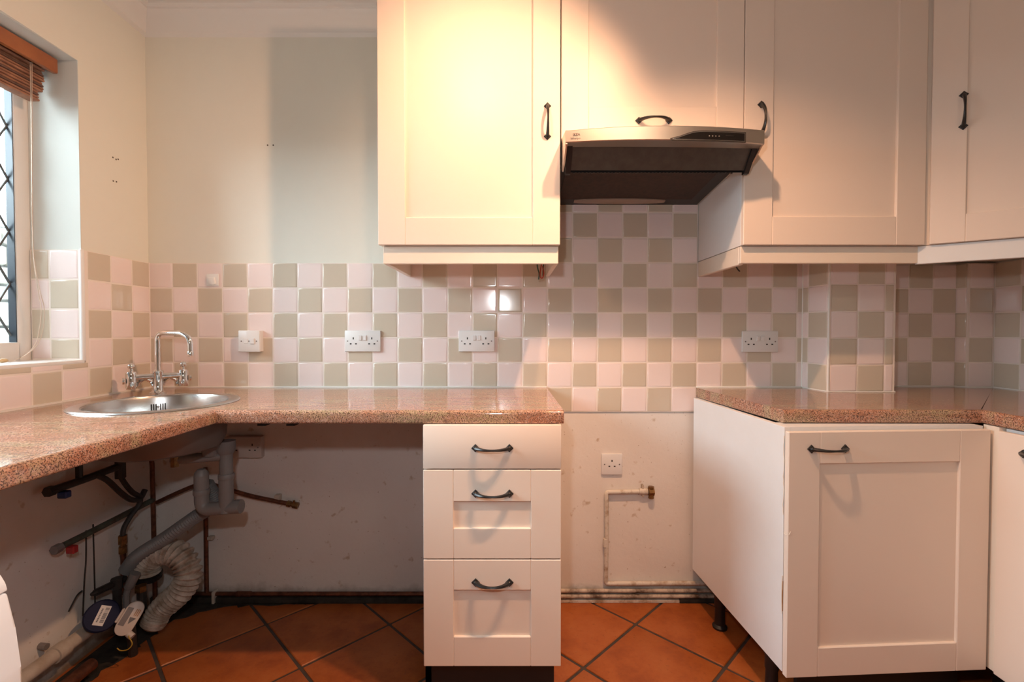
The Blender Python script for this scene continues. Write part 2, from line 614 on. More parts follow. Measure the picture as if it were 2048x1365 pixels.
# skirting remnants along the foot of the back wall
bm = B()
box(bm, CX, -0.2, 1.928, 1.952, 0, 0.024, 0.002)
struct('baseboard_left', bm, M['damp'])
bm = B()
box(bm, 0.12, 0.690, 1.932, 1.952, 0, 0.014, 0.002)
struct('baseboard_back', bm, M['pipe_painted'])
struct('trim_3', box(B(), 0.690, 0.95, 1.930, 1.952, 0, 0.018, 0.002), M['damp'])

# ------------------------------------------------------------------ floor tiles (diagonal)


def clip_poly(poly, nx, ny, c):
    """keep nx*x + ny*y <= c"""
    out = []
    for i in range(len(poly)):
        a, b = poly[i], poly[(i + 1) % len(poly)]
        da, db = nx * a[0] + ny * a[1] - c, nx * b[0] + ny * b[1] - c
        if da <= 0:
            out.append(a)
        if da * db < 0:
            t = da / (da - db)
            out.append((a[0] + (b[0] - a[0]) * t, a[1] + (b[1] - a[1]) * t))
    return out


FA = 0.2356
g2 = 0.0075                       # half a joint, measured along the diagonal
tile_full = None
for i in range(-16, 17):
    for j in range(-16, 17):
        if (i + j) % 2:
            continue
        cx, cy = 0.4735 + FA + i * FA, 1.7947 + j * FA
        d = FA - g2
        poly = [(cx - d, cy), (cx, cy - d), (cx + d, cy), (cx, cy + d)]
        lim = ((-1, 0, 1.485), (1, 0, RX - 0.003), (0, 1, 1.947), (0, -1, -REAR))
        cp = poly
        for l in lim:
            cp = clip_poly(cp, *l)
            if len(cp) < 3:
                break
        if len(cp) < 3:
            continue
        ar = abs(sum(cp[k][0] * cp[(k + 1) % len(cp)][1] - cp[(k + 1) % len(cp)][0] * cp[k][1] for k in range(len(cp)))) / 2
        if ar < 0.002 or cy < -1.4:
            continue
        if cp == poly:
            if tile_full is None:
                b_ = prism(B(), [(x - cx, y - cy) for x, y in poly], -0.010, 0.0, bev=0.003, seg=2)
                o = obj('floor_tile', b_, M['terracotta'], floor, local=True, kind='structure')
                tile_full = o
            else:
                o = tile_full.copy()
                COL.objects.link(o)
            o.location = (cx, cy, random.uniform(-0.001, 0.001))
        else:
            obj('floor_tile', prism(B(), cp, -0.010, 0.0, bev=0.0025, seg=1), M['terracotta'], floor, kind='structure')

# ------------------------------------------------------------------ wall tiles
tile_cache = {}


def tile_mesh(w, h, colr):
    key = (round(w, 4), round(h, 4), colr)
    if key in tile_cache:
        return tile_cache[key]
    b_ = bmesh.new()
    T = 0.008
    rings = []
    for ins, z in ((0, 0.0), (0, T - 0.0045), (0.0006, T - 0.0026), (0.0020, T - 0.0010), (0.0042, T - 0.0002), (0.0065, T), (0.0090, T)):
        ins = min(ins, w * 0.4, h * 0.4)
        rings.append([b_.verts.new(v) for v in ((ins, ins, z), (w - ins, ins, z), (w - ins, h - ins, z), (ins, h - ins, z))])
    for a, c in zip(rings, rings[1:]):
        for k in range(4):
            b_.faces.new((a[k], a[(k + 1) % 4], c[(k + 1) % 4], c[k]))
    b_.faces.new(rings[-1])
    me = bpy.data.meshes.new('tile')
    b_.to_mesh(me)
    b_.free()
    me.materials.append(M['tile_pink' if colr == 'p' else 'tile_sage'])
    fin(me, 60)
    tile_cache[key] = me
    return me


def tile_wall(parent, p0, u, us, zs, first, skip=None, gap=0.0022):
    """us / zs: joint positions along direction u from p0 and up; first: colour of the tile with us[0], zs[0]"""
    u = Vector((u[0], u[1], 0)).normalized()
    n = u.cross(Vector((0, 0, 1)))          # outward: to the right of u seen from above
    for i in range(len(us) - 1):
        for k in range(len(zs) - 1):
            if skip and skip(i, k):
                continue
            w, h = us[i + 1] - us[i] - gap, zs[k + 1] - zs[k] - gap
            if w < 0.006 or h < 0.006:
                continue
            c = first if (i + k) % 2 == 0 else ('s' if first == 'p' else 'p')
            o = bpy.data.objects.new('tile', tile_mesh(w, h, c))
            COL.objects.link(o)
            o['kind'] = 'structure'
            rot = Matrix(((u.x, 0, n.x, 0), (u.y, 0, n.y, 0), (0, 1, 0, 0), (0, 0, 0, 1)))
            loc = Vector((p0[0], p0[1], 0)) + u * (us[i] + gap / 2) + Vector((0, 0, zs[k] + gap / 2))
            tilt = Matrix.Rotation(random.gauss(0, 0.0025), 4, 'X') @ Matrix.Rotation(random.gauss(0, 0.0025), 4, 'Y')
            place(o, parent, wm(parent).inverted() @ Matrix.Translation(loc) @ rot @ tilt)


rows5 = [TZ + TR * k for k in range(6)]
# back wall, left of the pillar; column 0 starts in the corner
NB = 27
cols = [0.0 if k == 0 else TC * k for k in range(NB)] + [1.1915 - CX]


def skip_back(i, k):
    return False


tile_wall(wall_back, (CX, CY), (1, 0), cols, rows5, 'p')
# behind the cooker space: rows up to the hood and one row below worktop height
tile_wall(wall_back, (CX + TC * 16, CY), (1, 0), [TC * k for k in range(7)], [TZ + TR * 5, TZ + TR * 6, TZ + TR * 7, TZ + TR * 8], 's')
tile_wall(wall_back, (CX + TC * 16, CY), (1, 0), [TC * k for k in range(7)], [TZ - TR, TZ], 's')
# recess right of the pillar
tile_wall(wall_back, (1.449, 1.985), (1, 0), [0, 0.099, 0.201, 0.301, 0.3995], rows5, 's')
# pillar
v = Vector((1.2067 - 1.1925, 1.8085 - 1.95))
tile_wall(pillar, (1.1925, 1.95), (v.x, v.y), [0.002, 0.040, v.length], rows5, 'p')
tile_wall(pillar, (1.2067, 1.8085), (1, 0), [0.0, 0.1035, 0.2065, 0.2410], rows5, 'p')
tile_wall(pillar, (1.4480, 1.8085), (0, 1), [0.0, 0.102, 0.170], rows5, 's')
# corner box and right wall
v = Vector((0.0235, -0.032))
tile_wall(corner_box, (1.8485, 1.985), (v.x, v.y), [0.0, v.length], rows5, 's')
tile_wall(corner_box, (1.872, 1.953), (1, 0), [0.0, 0.100], rows5, 'p')
tile_wall(wall_right, (RX, 1.945), (0, -1), [TC * k for k in range(8)], rows5, 's')
# left wall, from the corner towards the camera (u runs away from the camera so that n faces the room)
dl = Vector((XL(0) - XL(1), -1.0)).normalized()     # towards the camera along the wall
ul = -dl
L0 = 0.304
tile_wall(wall_left, (XL(CY - 0.304), CY - 0.304), (ul.x, ul.y), [0, 0.102, 0.204, 0.302], rows5, 's')
us = [TC * k for k in range(0, 9)]
tile_wall(wall_left, (XL(CY - L0 - TC * 8), CY - L0 - TC * 8), (ul.x, ul.y), us, [TZ, TZ + TR], 's')
tile_wall(wall_left, (XL(CY - L0 - TC * 8), CY - L0 - TC * 8), (ul.x, ul.y), us, [TZ + TR, WZ0 - 0.008], 'p')
# reveal of the window
RVX = XL(WY1)
tile_wall(wall_left, (-1.6420, WY1), (1, 0), [0.0, 0.064, 0.164], [WZ0 + 0.002, TZ + TR * 2, TZ + TR * 3, TZ + TR * 4, TZ + TR * 5], 'p')
# grout beds
bm = B()
box(bm, CX + 0.001, 1.191, CY - 0.0068, CY, 0.790, TZ + TR * 5 - 0.001)
box(bm, CX + TC * 16, CX + TC * 22, CY - 0.0068, CY, TZ + TR * 5 - 0.001, TZ + TR * 8)
box(bm, 1.449, 1.848, 1.9788, 1.985, TZ, TZ + TR * 5)
struct('grout', bm, M['grout'], wall_back)
bm = B()
prism(bm, [(1.1925, 1.95), (1.1865, 1.949), (1.2010, 1.8025), (1.4535, 1.8025), (1.4535, 1.98), (1.448, 1.98), (1.448, 1.8085), (1.2067, 1.8085)], TZ, 1.398)
struct('grout', bm, M['grout'], pillar)
bm = B()
prism(bm, [(1.8485, 1.985), (1.8435, 1.982), (1.8685, 1.9468), (RX, 1.9468), (RX, 1.953), (1.872, 1.953)], TZ, 1.398)
struct('grout', bm, M['grout'], corner_box)
struct('grout', box(B(), RX - 0.0068, RX, 1.13, 1.945, TZ, 1.398), M['grout'], wall_right)


def lgrout(bm, y0, y1, z0, z1):
    prism(bm, [(XL(y0), y0), (XL(y0) + 0.0068, y0), (XL(y1) + 0.0068, y1), (XL(y1), y1)], z0, z1)


bm = B()
lgrout(bm, WY1 + 0.004, CY - 0.002, TZ, TZ + TR * 5 - 0.001)
lgrout(bm, 0.82, WY1 + 0.004, TZ, WZ0 - 0.010)
box(bm, -1.6420, RVX, WY1 - 0.0068, WY1, WZ0, TZ + TR * 5 - 0.001)
struct('grout', bm, M['grout'], wall_left)
# painted skin of the reveal and white edging trims around the opening
bm = B()
box(bm, -1.645, RVX + 0.0005, WY1 - 0.0012, WY1 + 0.001, TZ + TR * 5, WZ1)
box(bm, -1.645, RVX, WY0, WY1, WZ1 - 0.0012, WZ1)
struct('reveal_paint', bm, M['wall_reveal'], wall_left)
bm = B()
box(bm, RVX - 0.002, RVX + 0.0095, WY1 - 0.0095, WY1 + 0.004, WZ0 - 0.004, TZ + TR * 5 + 0.002, 0.004, 3)
struct('edge_strip', bm, M['white_gloss'], wall_left)
# caulk beads
struct('caulk_bead', box(B(), CX + 0.008, 0.142, 1.934, 1.9455, WT - 0.001, WT + 0.0055, 0.002), M['caulk'], wall_back)
struct('caulk_bead', box(B(), 0.756, 1.185, 1.934, 1.9455, WT - 0.001, WT + 0.0055, 0.002), M['caulk'], wall_back)
struct('caulk_bead', box(B(), 1.457, 1.85, 1.970, 1.979, WT - 0.001, WT + 0.005, 0.002), M['caulk'], wall_back)
bm = B()
prism(bm, [(XL(1.94) + 0.006, 1.94), (XL(-0.6) + 0.006, -0.6), (XL(-0.6) + 0.016, -0.6), (XL(1.94) + 0.016, 1.94)], WT - 0.001, WT + 0.0055)
struct('caulk_bead', bm, M['caulk'], wall_left)
struct('caulk_bead', tube(B(), [(1.1885, 1.938, WT + 0.001), (1.1995, 1.797, WT + 0.001), (1.452, 1.797, WT + 0.001)], 0.0035, 6), M['caulk'], pillar)
struct('caulk_bead', tube(B(), [(1.1875, 1.9415, WT), (1.1875, 1.9415, 1.399)], 0.0042, 6), M['caulk'], pillar)
struct('caulk_bead', tube(B(), [(1.2008, 1.8010, WT), (1.2008, 1.8010, 1.399)], 0.0034, 6), M['caulk'], pillar)
struct('caulk_bead', tube(B(), [(1.843, 1.972, WT + 0.001), (1.868, 1.942, WT + 0.001), (1.97, 1.942, WT + 0.001)], 0.0035, 6), M['caulk'], corner_box)
struct('caulk_bead', tube(B(), [(1.9705, 1.942, WT + 0.001), (1.9705, -0.5, WT + 0.001)], 0.0035, 6), M['caulk'], wall_right)
struct('caulk_bead', tube(B(), [(CX + 0.0075, CY - 0.0075, WT), (CX + 0.0075, CY - 0.0075, 1.399)], 0.0035, 6), M['grout'], wall_left)

# old fixing holes in the painted walls
for (x, y, z, nrm) in ((-0.995, CY, 1.878, (0, -1, 0)), (-0.972, CY, 1.878, (0, -1, 0)),
                       (XL(1.775), 1.775, 1.765, (1, 0.04, 0)), (XL(1.79), 1.79, 1.763, (1, 0.04, 0)), (XL(1.80), 1.80, 1.767, (1, 0.04, 0)),
                       (XL(1.775), 1.775, 1.678, (1, 0.04, 0)), (XL(1.79), 1.79, 1.680, (1, 0.04, 0))):
    struct('screw_hole', disc(B(), Vector((x, y, z)) - Vector(nrm) * 0.002, nrm, 0.0032, 0.0026, 8), M['hole_dark'], wall_back if nrm[0] == 0 else wall_left)

# ------------------------------------------------------------------ window and garden
bm = B()
FX0, FX1 = -1.676, -1.645
box(bm, FX0, FX1, 1.583, WY1, WZ0 - 0.01, WZ1, 0.003)
box(bm, FX0, FX1, WY0, WY0 + 0.048, WZ0 - 0.01, WZ1, 0.003)
box(bm, FX0, FX1, WY0 + 0.04, 1.59, WZ0 - 0.01, 1.083, 0.003)
box(bm, FX0, FX1, WY0 + 0.04, 1.59, 1.985, WZ1, 0.003)
window_1 = struct('window_1', bm, M['pvc'])
bm = B()
box(bm, FX0 + 0.002, FX1 - 0.004, 1.5805, 1.5832, 1.083, 1.985)
box(bm, FX0 + 0.002, FX1 - 0.004, WY0 + 0.048, WY0 + 0.051, 1.083, 1.985)
struct('shaded_jamb_gasket', bm, M['slate'], window_1)  # gasket and jamb side face, the jamb's shade put into the dark slate colour
struct('glass_pane', box(B(), -1.6745, -1.6705, WY0 + 0.045, 1.586, 1.080, 1.99), M['pane'], window_1)
# diamond lead strips
DW, DH, GX = 0.050, 0.0865, -1.6680
y0_, y1_, z0_, z1_ = WY0 + 0.05, 1.581, 1.083, 1.985
for s in (1, -1):
    for q in range(-22, 40):
        # line z = zc + s*(y - y1_)*DH/DW
        zc = 1.085 + 0.020 + q * 2 * DH * 0.5 * 2
        pts = []
        for yy in (y0_, y1_):
            pts.append((yy, zc + s * (yy - y1_) * DH / DW))
        (ya, za), (yb, zb) = pts
        # clip to the pane
        t0, t1 = 0.0, 1.0
        dz = zb - za
        ta, tb = (z0_ - za) / dz, (z1_ - za) / dz
        t0, t1 = max(t0, min(ta, tb)), min(t1, max(ta, tb))
        if t1 - t0 < 0.02:
            continue
        a = (GX, ya + (yb - ya) * t0, za + dz * t0)
        c = (GX, ya + (yb - ya) * t1, za + dz * t1)
        struct('lead_strip', tube(B(), [a, c], 0.0035, 6), M['lead'], window_1)
bm = B()
prism(bm, [(FX1 - 0.01, WY0), (XL(WY0) + 0.008, WY0), (XL(WY1) + 0.008, WY1 - 0.001), (FX1 - 0.01, WY1 - 0.001)], WZ0 - 0.012, WZ0 + 0.0005, bev=0.003)
struct('window_sill', bm, M['white_gloss'], window_1)

garden = struct('garden_ground', box(B(), -9, -1.78, -4, 9, -0.1, -0.02), M['ground'])
gw = struct('garden_wall', box(B(), -3.75, -3.31, -1.5, 6.6, -0.05, 1.80), M['mortar'])
z = 0.0
while z < 1.72:
    h = random.uniform(0.10, 0.19)
    y = -1.45 + random.uniform(0, 0.1)
    while y < 6.5:
        l = random.uniform(0.16, 0.40)
        d = random.uniform(-0.012, 0.02)
        if z > 0.75 and y > 1.6:
            struct('stone', box(B(), -3.36, -3.27 + d, y, y + l - 0.018, z + 0.008, z + h - 0.008, 0.016, 2), M['stone'], gw)
        y += l
    z += h

# blind rolled up at the window head
bl = thing('roman_blind', 'reddish bamboo roman blind drawn up at the window head under an orange wooden valance', 'blind', (-1.58, 1.03, 2.0))
bm = B()
box(bm, -1.542, -1.524, WY0 + 0.01, 1.614, 1.984, 2.032, 0.004)
obj('valance', bm, M['wood_orange'], bl)
obj('headrail', box(B(), -1.60, -1.560, WY0 + 0.02, 1.606, 2.000, 2.036, 0.003), M['bamboo_dark'], bl)
zz = 1.996
k = 0
while zz > 1.888:
    dep = random.uniform(-0.006, 0.006)
    e = 1.606 - (0.0 if zz > 1.925 else 0.012) + random.uniform(-0.004, 0.003)
    obj('slat', box(B(), -1.602 + dep, -1.566 + dep, WY0 + 0.03, e, zz - 0.0085, zz - 0.0005, 0.0035, 2), M['bamboo_dark' if k % 4 == 2 else 'bamboo'], bl)
    zz -= 0.0088
    k += 1
cpath = [(-1.556, 1.552, 1.99), (-1.556, 1.55, 1.62), (-1.556, 1.549, 1.385), (-1.556, 1.562, 1.26), (-1.556, 1.572, 1.19),
         (-1.556, 1.562, 1.115), (-1.556, 1.546, 1.072), (-1.556, 1.515, 1.042), (-1.556, 1.480, 1.0275), (-1.556, 1.462, 1.0265)]
obj('pull_cord', tube(B(), smooth_path(cpath, 6), 0.0011, 5), M['cord'], bl)
obj('pull_cord', tube(B(), smooth_path([(x + 0.006, y - 0.006 * math.sin(i), z + 0.0008) for i, (x, y, z) in enumerate(cpath)], 6), 0.0011, 5), M['cord'], bl)
obj('cord_acorn', lathe(B(), [(0, -0.012), (0.004, -0.012), (0.0065, -0.004), (0.006, 0.006), (0.003, 0.011), (0, 0.012)], 12, axis((-1.556, 1.452, 1.0300), (0.1, 1, 0.02))), M['acorn'], bl)

# ------------------------------------------------------------------ handles
HL = 0.047


def handle_mesh():
    """arched bar along x, standing out along -y, on two diamond plates"""
    b_ = B()
    pts, rs = [], []
    for i in range(15):
        t = -1 + 2 * i / 14
        x = HL * t
        y = -0.006 - 0.024 * (1 - abs(t) ** 2.6)
        pts.append((x, y, 0))
        rs.append(0.0042 + 0.0036 * abs(t) ** 1.5)
    tube(b_, pts, rs, 8, True, 0.75)
    for s in (-1, 1):
        c = HL * s + s * 0.002
        mt = Matrix.Translation((c, 0, 0)) @ Matrix.Rotation(R(90), 4, 'X')
        # diamond plate with a domed centre
        lathe(b_, [(0, 0), (0.0122, 0), (0.0112, 0.004), (0.0055, 0.0065), (0, 0.0065)], 4, mt)
        lathe(b_, [(0.0072, 0.004), (0.0066, 0.0085), (0.004, 0.0112), (0, 0.0122)], 10, mt)
    return b_


_hm = None


def handle(parent, x, y, z, vertical=False):
    """in the local frame of the parent"""
    global _hm
    if _hm is None:
        b_ = handle_mesh()
        bmesh.ops.recalc_face_normals(b_, faces=b_.faces)
        _hm = bpy.data.meshes.new('handle')
        b_.to_mesh(_hm)
        b_.free()
        _hm.materials.append(M['iron'])
        fin(_hm, 40)
    o = bpy.data.objects.new('handle', _hm)
    COL.objects.link(o)
    m = Matrix.Translation((x, y, z))
    if vertical:
        m = m @ Matrix.Rotation(R(90), 4, 'Y')
    return place(o, parent, m)


def shaker(name, parent, w, h, fw, x0=0.0, y0=0.0, z0=0.0, fh=None, plain=False, mtx=None, ft=None):
    """shaker front with its lower left front corner at x0,y0,z0 in the frame of parent (y0 = face, +y into the cabinet)"""
    fh = fh or fw
    ft = ft or fh
    b_ = B()
    T = 0.018
    if plain:
        box(b_, 0, w, 0, T, 0, h, 0.002)
    else:
        g = 0.0007
        bv = 0.0018
        box(b_, 0, fw - g, 0, T, 0, h, bv, 1)
        box(b_, w - fw + g, w, 0, T, 0, h, bv, 1)
        box(b_, fw - g, w - fw + g, 0.0002, T, 0, fh, bv, 1)
        box(b_, fw - g, w - fw + g, 0.0002, T, h - ft, h, bv, 1)
    m = mtx if mtx is not None else Matrix()
    m = m @ Matrix.Translation((x0, y0, z0))
    b_.transform(m)
    d = obj(name, b_, M['door_cream'], parent, local=True, angle=30)
    if not plain:
        p_ = box(B(), fw - 0.003, w - fw + 0.003, 0.0080, 0.0145, fh - 0.003, h - ft + 0.003)
        p_.transform(m)
        obj('panel', p_, M['door_cream'], d, local=True)
    return d


# ------------------------------------------------------------------ drawer unit
du = thing('drawer_unit', 'narrow cream drawer unit with three drawers on a black plinth under the worktop end', 'drawer unit', (-0.2565, 1.361, 0))
bm = B()
box(bm, 0.003, 0.394, 0.020, 0.560, 0.148, 0.8490, 0.001, 1)
obj('carcass', bm, M['melamine'], du, local=True)
d = shaker('drawer', du, 0.3985, 0.1265, 0.09, 0, 0, 0.7232, plain=True)
handle(d, 0.200, 0, 0.7835)
d = shaker('drawer', du, 0.3985, 0.2580, 0.088, 0, 0, 0.4615, fh=0.0885, ft=0.0915)
handle(d, 0.200, 0, 0.6515)
d = shaker('drawer', du, 0.3985, 0.3130, 0.088, 0, 0, 0.1450, fh=0.0875, ft=0.089)
handle(d, 0.200, 0, 0.3925)
bm = B()
box(bm, -0.006, 0.384, 0.060, 0.078, 0.001, 0.150)
box(bm, -0.006, 0.012, 0.06, 0.54, 0.001, 0.150)
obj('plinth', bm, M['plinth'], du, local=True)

# ------------------------------------------------------------------ base cabinets on the right
bc = thing('base_cabinet', 'cream base cabinet with a bare white side facing the cooker gap, its edge peeling', 'cabinet', (0.770, 1.315, 0), R(3.2))
bm = B()
box(bm, 0.001, 0.019, 0.022, 0.607, 0.148, 0.8490, 0.0008, 1)
obj('side_panel', bm, M['melamine'], bc, local=True)
bm = B()
box(bm, 0.578, 0.596, 0.022, 0.440, 0.148, 0.846)
box(bm, 0.019, 0.578, 0.022, 0.440, 0.148, 0.166)
box(bm, 0.019, 0.578, 0.430, 0.440, 0.166, 0.846)
box(bm, 0.019, 0.578, 0.022, 0.09, 0.828, 0.8490)
obj('carcass', bm, M['melamine'], bc, local=True)
d = shaker('door', bc, 0.597, 0.6950, 0.0925, 0.0, 0, 0.1440, fh=0.083, ft=0.0900)
handle(d, 0.114, 0, 0.7915)
bm = B()
pts = []
for i in range(26):
    t = i / 25
    pts.append((-0.0006 - 0.0016 * abs(math.sin(t * 9.0)) * random.random(), 0.020 + 0.0015 * math.sin(t * 17), 0.60 + 0.225 * t))
tube(bm, pts, [0.0006 + 0.001 * random.random() for _ in pts], 5)
obj('peeling_edge', bm, M['rail_cream'], d, local=True)
bm = B()
pts = [(-0.0008 - 0.002 * math.sin(PI * i / 12), 0.020, 0.315 + 0.11 * i / 12) for i in range(13)]
tube(bm, pts, [0.0007 + 0.0012 * random.random() for _ in pts], 5)
obj('peeling_edge', bm, M['rail_cream'], d, local=True)
bm = B()
tube(bm, [(-0.001, 0.016, 0.550), (-0.002, 0.006, 0.548), (0.004, -0.0008, 0.552), (0.008, -0.0006, 0.560)], 0.0008, 5)
obj('peeling_edge', bm, M['rail_cream'], d, local=True)
obj('bare_chipboard', box(B(), -0.0010, 0.001, 0.0185, 0.0225, 0.325, 0.41), M['chip'], d, local=True)
for lx, ly in ((0.040, 0.455), (0.040, 0.130)):
    bm = B()
    lathe(bm, [(0, 0.0), (0.026, 0.0), (0.027, 0.008), (0.019, 0.016), (0.0175, 0.075), (0.020, 0.08), (0.020, 0.12), (0.028, 0.135), (0.028, 0.149), (0, 0.149)], 16, Matrix.Translation((lx, ly, 0)))
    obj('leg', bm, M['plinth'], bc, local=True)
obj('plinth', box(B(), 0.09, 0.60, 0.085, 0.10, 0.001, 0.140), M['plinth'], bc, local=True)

bc2 = thing('base_cabinet', 'cream base cabinet of the right-hand run, cut off by the picture edge', 'cabinet', (1.3705, 1.334, 0), R(-90))
# its local x runs towards the camera, local y into the right-hand wall
bm = B()
box(bm, 0.002, 0.596, 0.021, 0.570, 0.148, 0.846, 0.001, 1)
obj('carcass', bm, M['melamine'], bc2, local=True)
obj('corner_post', box(B(), -0.045, 0.0, 0.004, 0.030, 0.148, 0.8490), M['rail_cream'], bc2, local=True)
d = shaker('door', bc2, 0.597, 0.6950, 0.0925, 0, 0, 0.144, fh=0.083, ft=0.0900)
handle(d, 0.118, 0, 0.7915)
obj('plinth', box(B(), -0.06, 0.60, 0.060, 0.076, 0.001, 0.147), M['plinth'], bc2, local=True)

# ------------------------------------------------------------------ worktops
WB = 0.8505


def nosing(bm, p0, p1, out):
    prof = []
    W_ = 0.014
    for a in range(0, 5):
        t = a / 4 * PI / 2
        prof.append((W_ - 0.011 + 0.011 * math.sin(t), WT - 0.011 + 0.011 * math.cos(t)))
    for a in range(0, 4):
        t = a / 3 * PI / 2
        prof.append((W_ - 0.006 + 0.006 * math.cos(t), WB + 0.006 - 0.006 * math.sin(t)))
    prof += [(0, WB), (0, WT)]
    sweep_profile(bm, prof, p0, p1, out)


def flat_with_hole(bm, poly, hole, z0, z1):
    es = []
    for ring in (poly, hole):
        vs = [bm.verts.new((x, y, z1)) for x, y in ring]
        es += [bm.edges.new((vs[i], vs[(i + 1) % len(vs)])) for i in range(len(vs))]
    r = bmesh.ops.triangle_fill(bm, edges=es, use_beauty=True)
    fs = [f for f in r['geom'] if isinstance(f, bmesh.types.BMFace)]
    e = bmesh.ops.extrude_face_region(bm, geom=fs)
    for v in e['geom']:
        if isinstance(v, bmesh.types.BMVert):
            v.co.z = z0


SX, SY, SR = -1.130, 1.520, 0.225
bm = B()
LX = -0.860
hole = [(SX + (SR - 0.014) * math.cos(2 * PI * k / 48), SY + (SR - 0.014) * math.sin(2 * PI * k / 48)) for k in range(48)]
flat_with_hole(bm, [(XL(1.942) + 0.008, 1.942), (-0.926, 1.942), (LX - 0.014, 1.392), (LX - 0.014, -0.6), (XL(-0.6) + 0.008, -0.6)], hole, WB, WT)
nosing(bm, (LX - 0.014, 1.376), (LX - 0.014, -0.6), (1, 0))
w1 = tag(obj('worktop', bm, M['worktop']), 'mottled brown laminate worktop under the window with the round sink let in', 'worktop')
bm = B()
prism(bm, [(-0.9252, 1.942), (0.1425, 1.942), (0.1507, 1.390), (LX - 0.0132, 1.390)], WB, WT)
nosing(bm, (LX - 0.0132, 1.390), (0.1510, 1.390), (0, -1))
w2 = tag(obj('worktop', bm, M['worktop']), 'brown speckled laminate worktop along the back wall, ending over the drawers', 'worktop')
for x in (-0.742, -0.656):
    obj('fixing_block', box(B(), x - 0.012, x + 0.012, 1.40, 1.43, WB - 0.011, WB), M['visor_black'], w2)
bm = B()
prism(bm, [(0.7545, 1.942), (1.184, 1.942), (1.1985, 1.799), (1.4565, 1.799), (1.4565, 1.977), (1.838, 1.977), (1.864, 1.941), (1.971, 1.941), (1.3862, 1.3970), (0.7965, 1.4020)], WB, WT)
nosing(bm, (0.7965, 1.402), (1.3860, 1.397), (0, -1))
w3 = tag(obj('worktop', bm, M['worktop']), 'reddish brown laminate worktop right of the cooker gap, wrapping the tiled pillar', 'worktop')
bm = B()
prism(bm, [(1.9715, 1.9405), (1.9715, -0.6), (1.3870, -0.6), (1.3870, 1.4005)], WB, WT)
nosing(bm, (1.3870, 1.384), (1.3870, -0.6), (-1, 0))
w4 = tag(obj('worktop', bm, M['worktop']), 'brown laminate worktop of the right-hand run, at the right picture edge', 'worktop')

# ------------------------------------------------------------------ sink
sk = thing('sink', 'round stainless steel sink bowl set into the corner of the worktop', 'sink', (SX, SY, WT))
prof = [(0.188, 0.0010), (0.196, 0.0042), (0.210, 0.0058), (0.221, 0.0046), (SR, 0.0008), (SR - 0.003, 0.0002), (0.2055, 0.0002)]
obj('rim', lathe(B(), prof, 64, close=False), M['steel'], sk, local=True)
prof = [(0.190, 0.003), (0.187, -0.004), (0.185, -0.060), (0.181, -0.115), (0.168, -0.140), (0.140, -0.150), (0.05, -0.155), (0.0, -0.156)]
obj('bowl', lathe(B(), prof, 64), M['steel'], sk, local=True, recalc=False)
prof = [(0.0, -0.158), (0.05, -0.157), (0.141, -0.152), (0.170, -0.142), (0.183, -0.116), (0.187, -0.060), (0.189, -0.004), (0.192, 0.0032)]
obj('bowl_underside', lathe(B(), prof, 64), M['bowl_dull'], sk, local=True)
for k in range(7):
    if k == 3:
        continue
    a = R(128) - (k - 3) * 0.035
    m = Matrix.Rotation(a, 4, 'Z') @ Matrix.Translation((0.1838, 0, -0.035)) @ Matrix.Rotation(R(90), 4, 'Y')
    obj('overflow_slot', box(B(), -0.011, 0.011, -0.0018, 0.0018, -0.001, 0.002, mtx=m), M['black'], sk, local=True)
m = Matrix.Rotation(R(128), 4, 'Z') @ Matrix.Translation((0.1845, 0, -0.035)) @ Matrix.Rotation(R(-90), 4, 'Y')
obj('overflow_screw', lathe(B(), [(0, 0.004), (0.003, 0.0035), (0.0042, 0), (0, 0)], 10, m), M['chrome'], sk, local=True)
obj('waste', lathe(B(), [(0.045, -0.153), (0.043, -0.1505), (0.030, -0.152), (0.0, -0.1525)], 24, Matrix.Translation((0.06, 0.03, 0))), M['chrome'], sk, local=True)

# ------------------------------------------------------------------ tap
TX, TY = -1.318, 1.765
tp = thing('mixer_tap', 'chrome bridge mixer tap with two ball-topped levers behind the sink', 'tap', (TX, TY, WT))
bd = Vector((0.74, 0.67, 0)).normalized()
bm = B()
lathe(bm, [(0, 0), (0.027, 0), (0.027, 0.004), (0.019, 0.009), (0.0165, 0.014), (0.0165, 0.075), (0.018, 0.078), (0.018, 0.084), (0.0125, 0.088), (0, 0.088)], 24)
obj('body', bm, M['chrome'], tp, local=True)
bm = B()
tube(bm, [bd * -0.072 + Vector((0, 0, 0.064)), bd * 0.072 + Vector((0, 0, 0.064))], 0.0115, 16)
for s in (-1, 1):
    # curved webs under the bridge
    tube(bm, smooth_path([bd * (s * 0.014) + Vector((0, 0, 0.030)), bd * (s * 0.022) + Vector((0, 0, 0.046)), bd * (s * 0.040) + Vector((0, 0, 0.058))], 5), 0.006, 8)
    tube(bm, smooth_path([bd * (s * 0.060) + Vector((0, 0, 0.030)), bd * (s * 0.054) + Vector((0, 0, 0.046)), bd * (s * 0.036) + Vector((0, 0, 0.058))], 5), 0.006, 8)
obj('bridge', bm, M['chrome'], tp, local=True)
sd = Vector((0.985, -0.17, 0))
bm = B()
sp = rounded_path([(0, 0, 0.085), (0, 0, 0.226), tuple(sd * 0.105 + Vector((0, 0, 0.224))), tuple(sd * 0.138 + Vector((0, 0, 0.205))), tuple(sd * 0.140 + Vector((0, 0, 0.155)))], 0.030, 7)
tube(bm, sp, 0.0098, 16)
obj('spout', bm, M['chrome'], tp, local=True)
bm = B()
e = sd * 0.140
lathe(bm, [(0, 0), (0.0105, 0), (0.0112, 0.003), (0.0112, 0.014), (0.0098, 0.018), (0, 0.018)], 16, Matrix.Translation((e.x, e.y, 0.139)))
obj('aerator', bm, M['chrome'], tp, local=True)
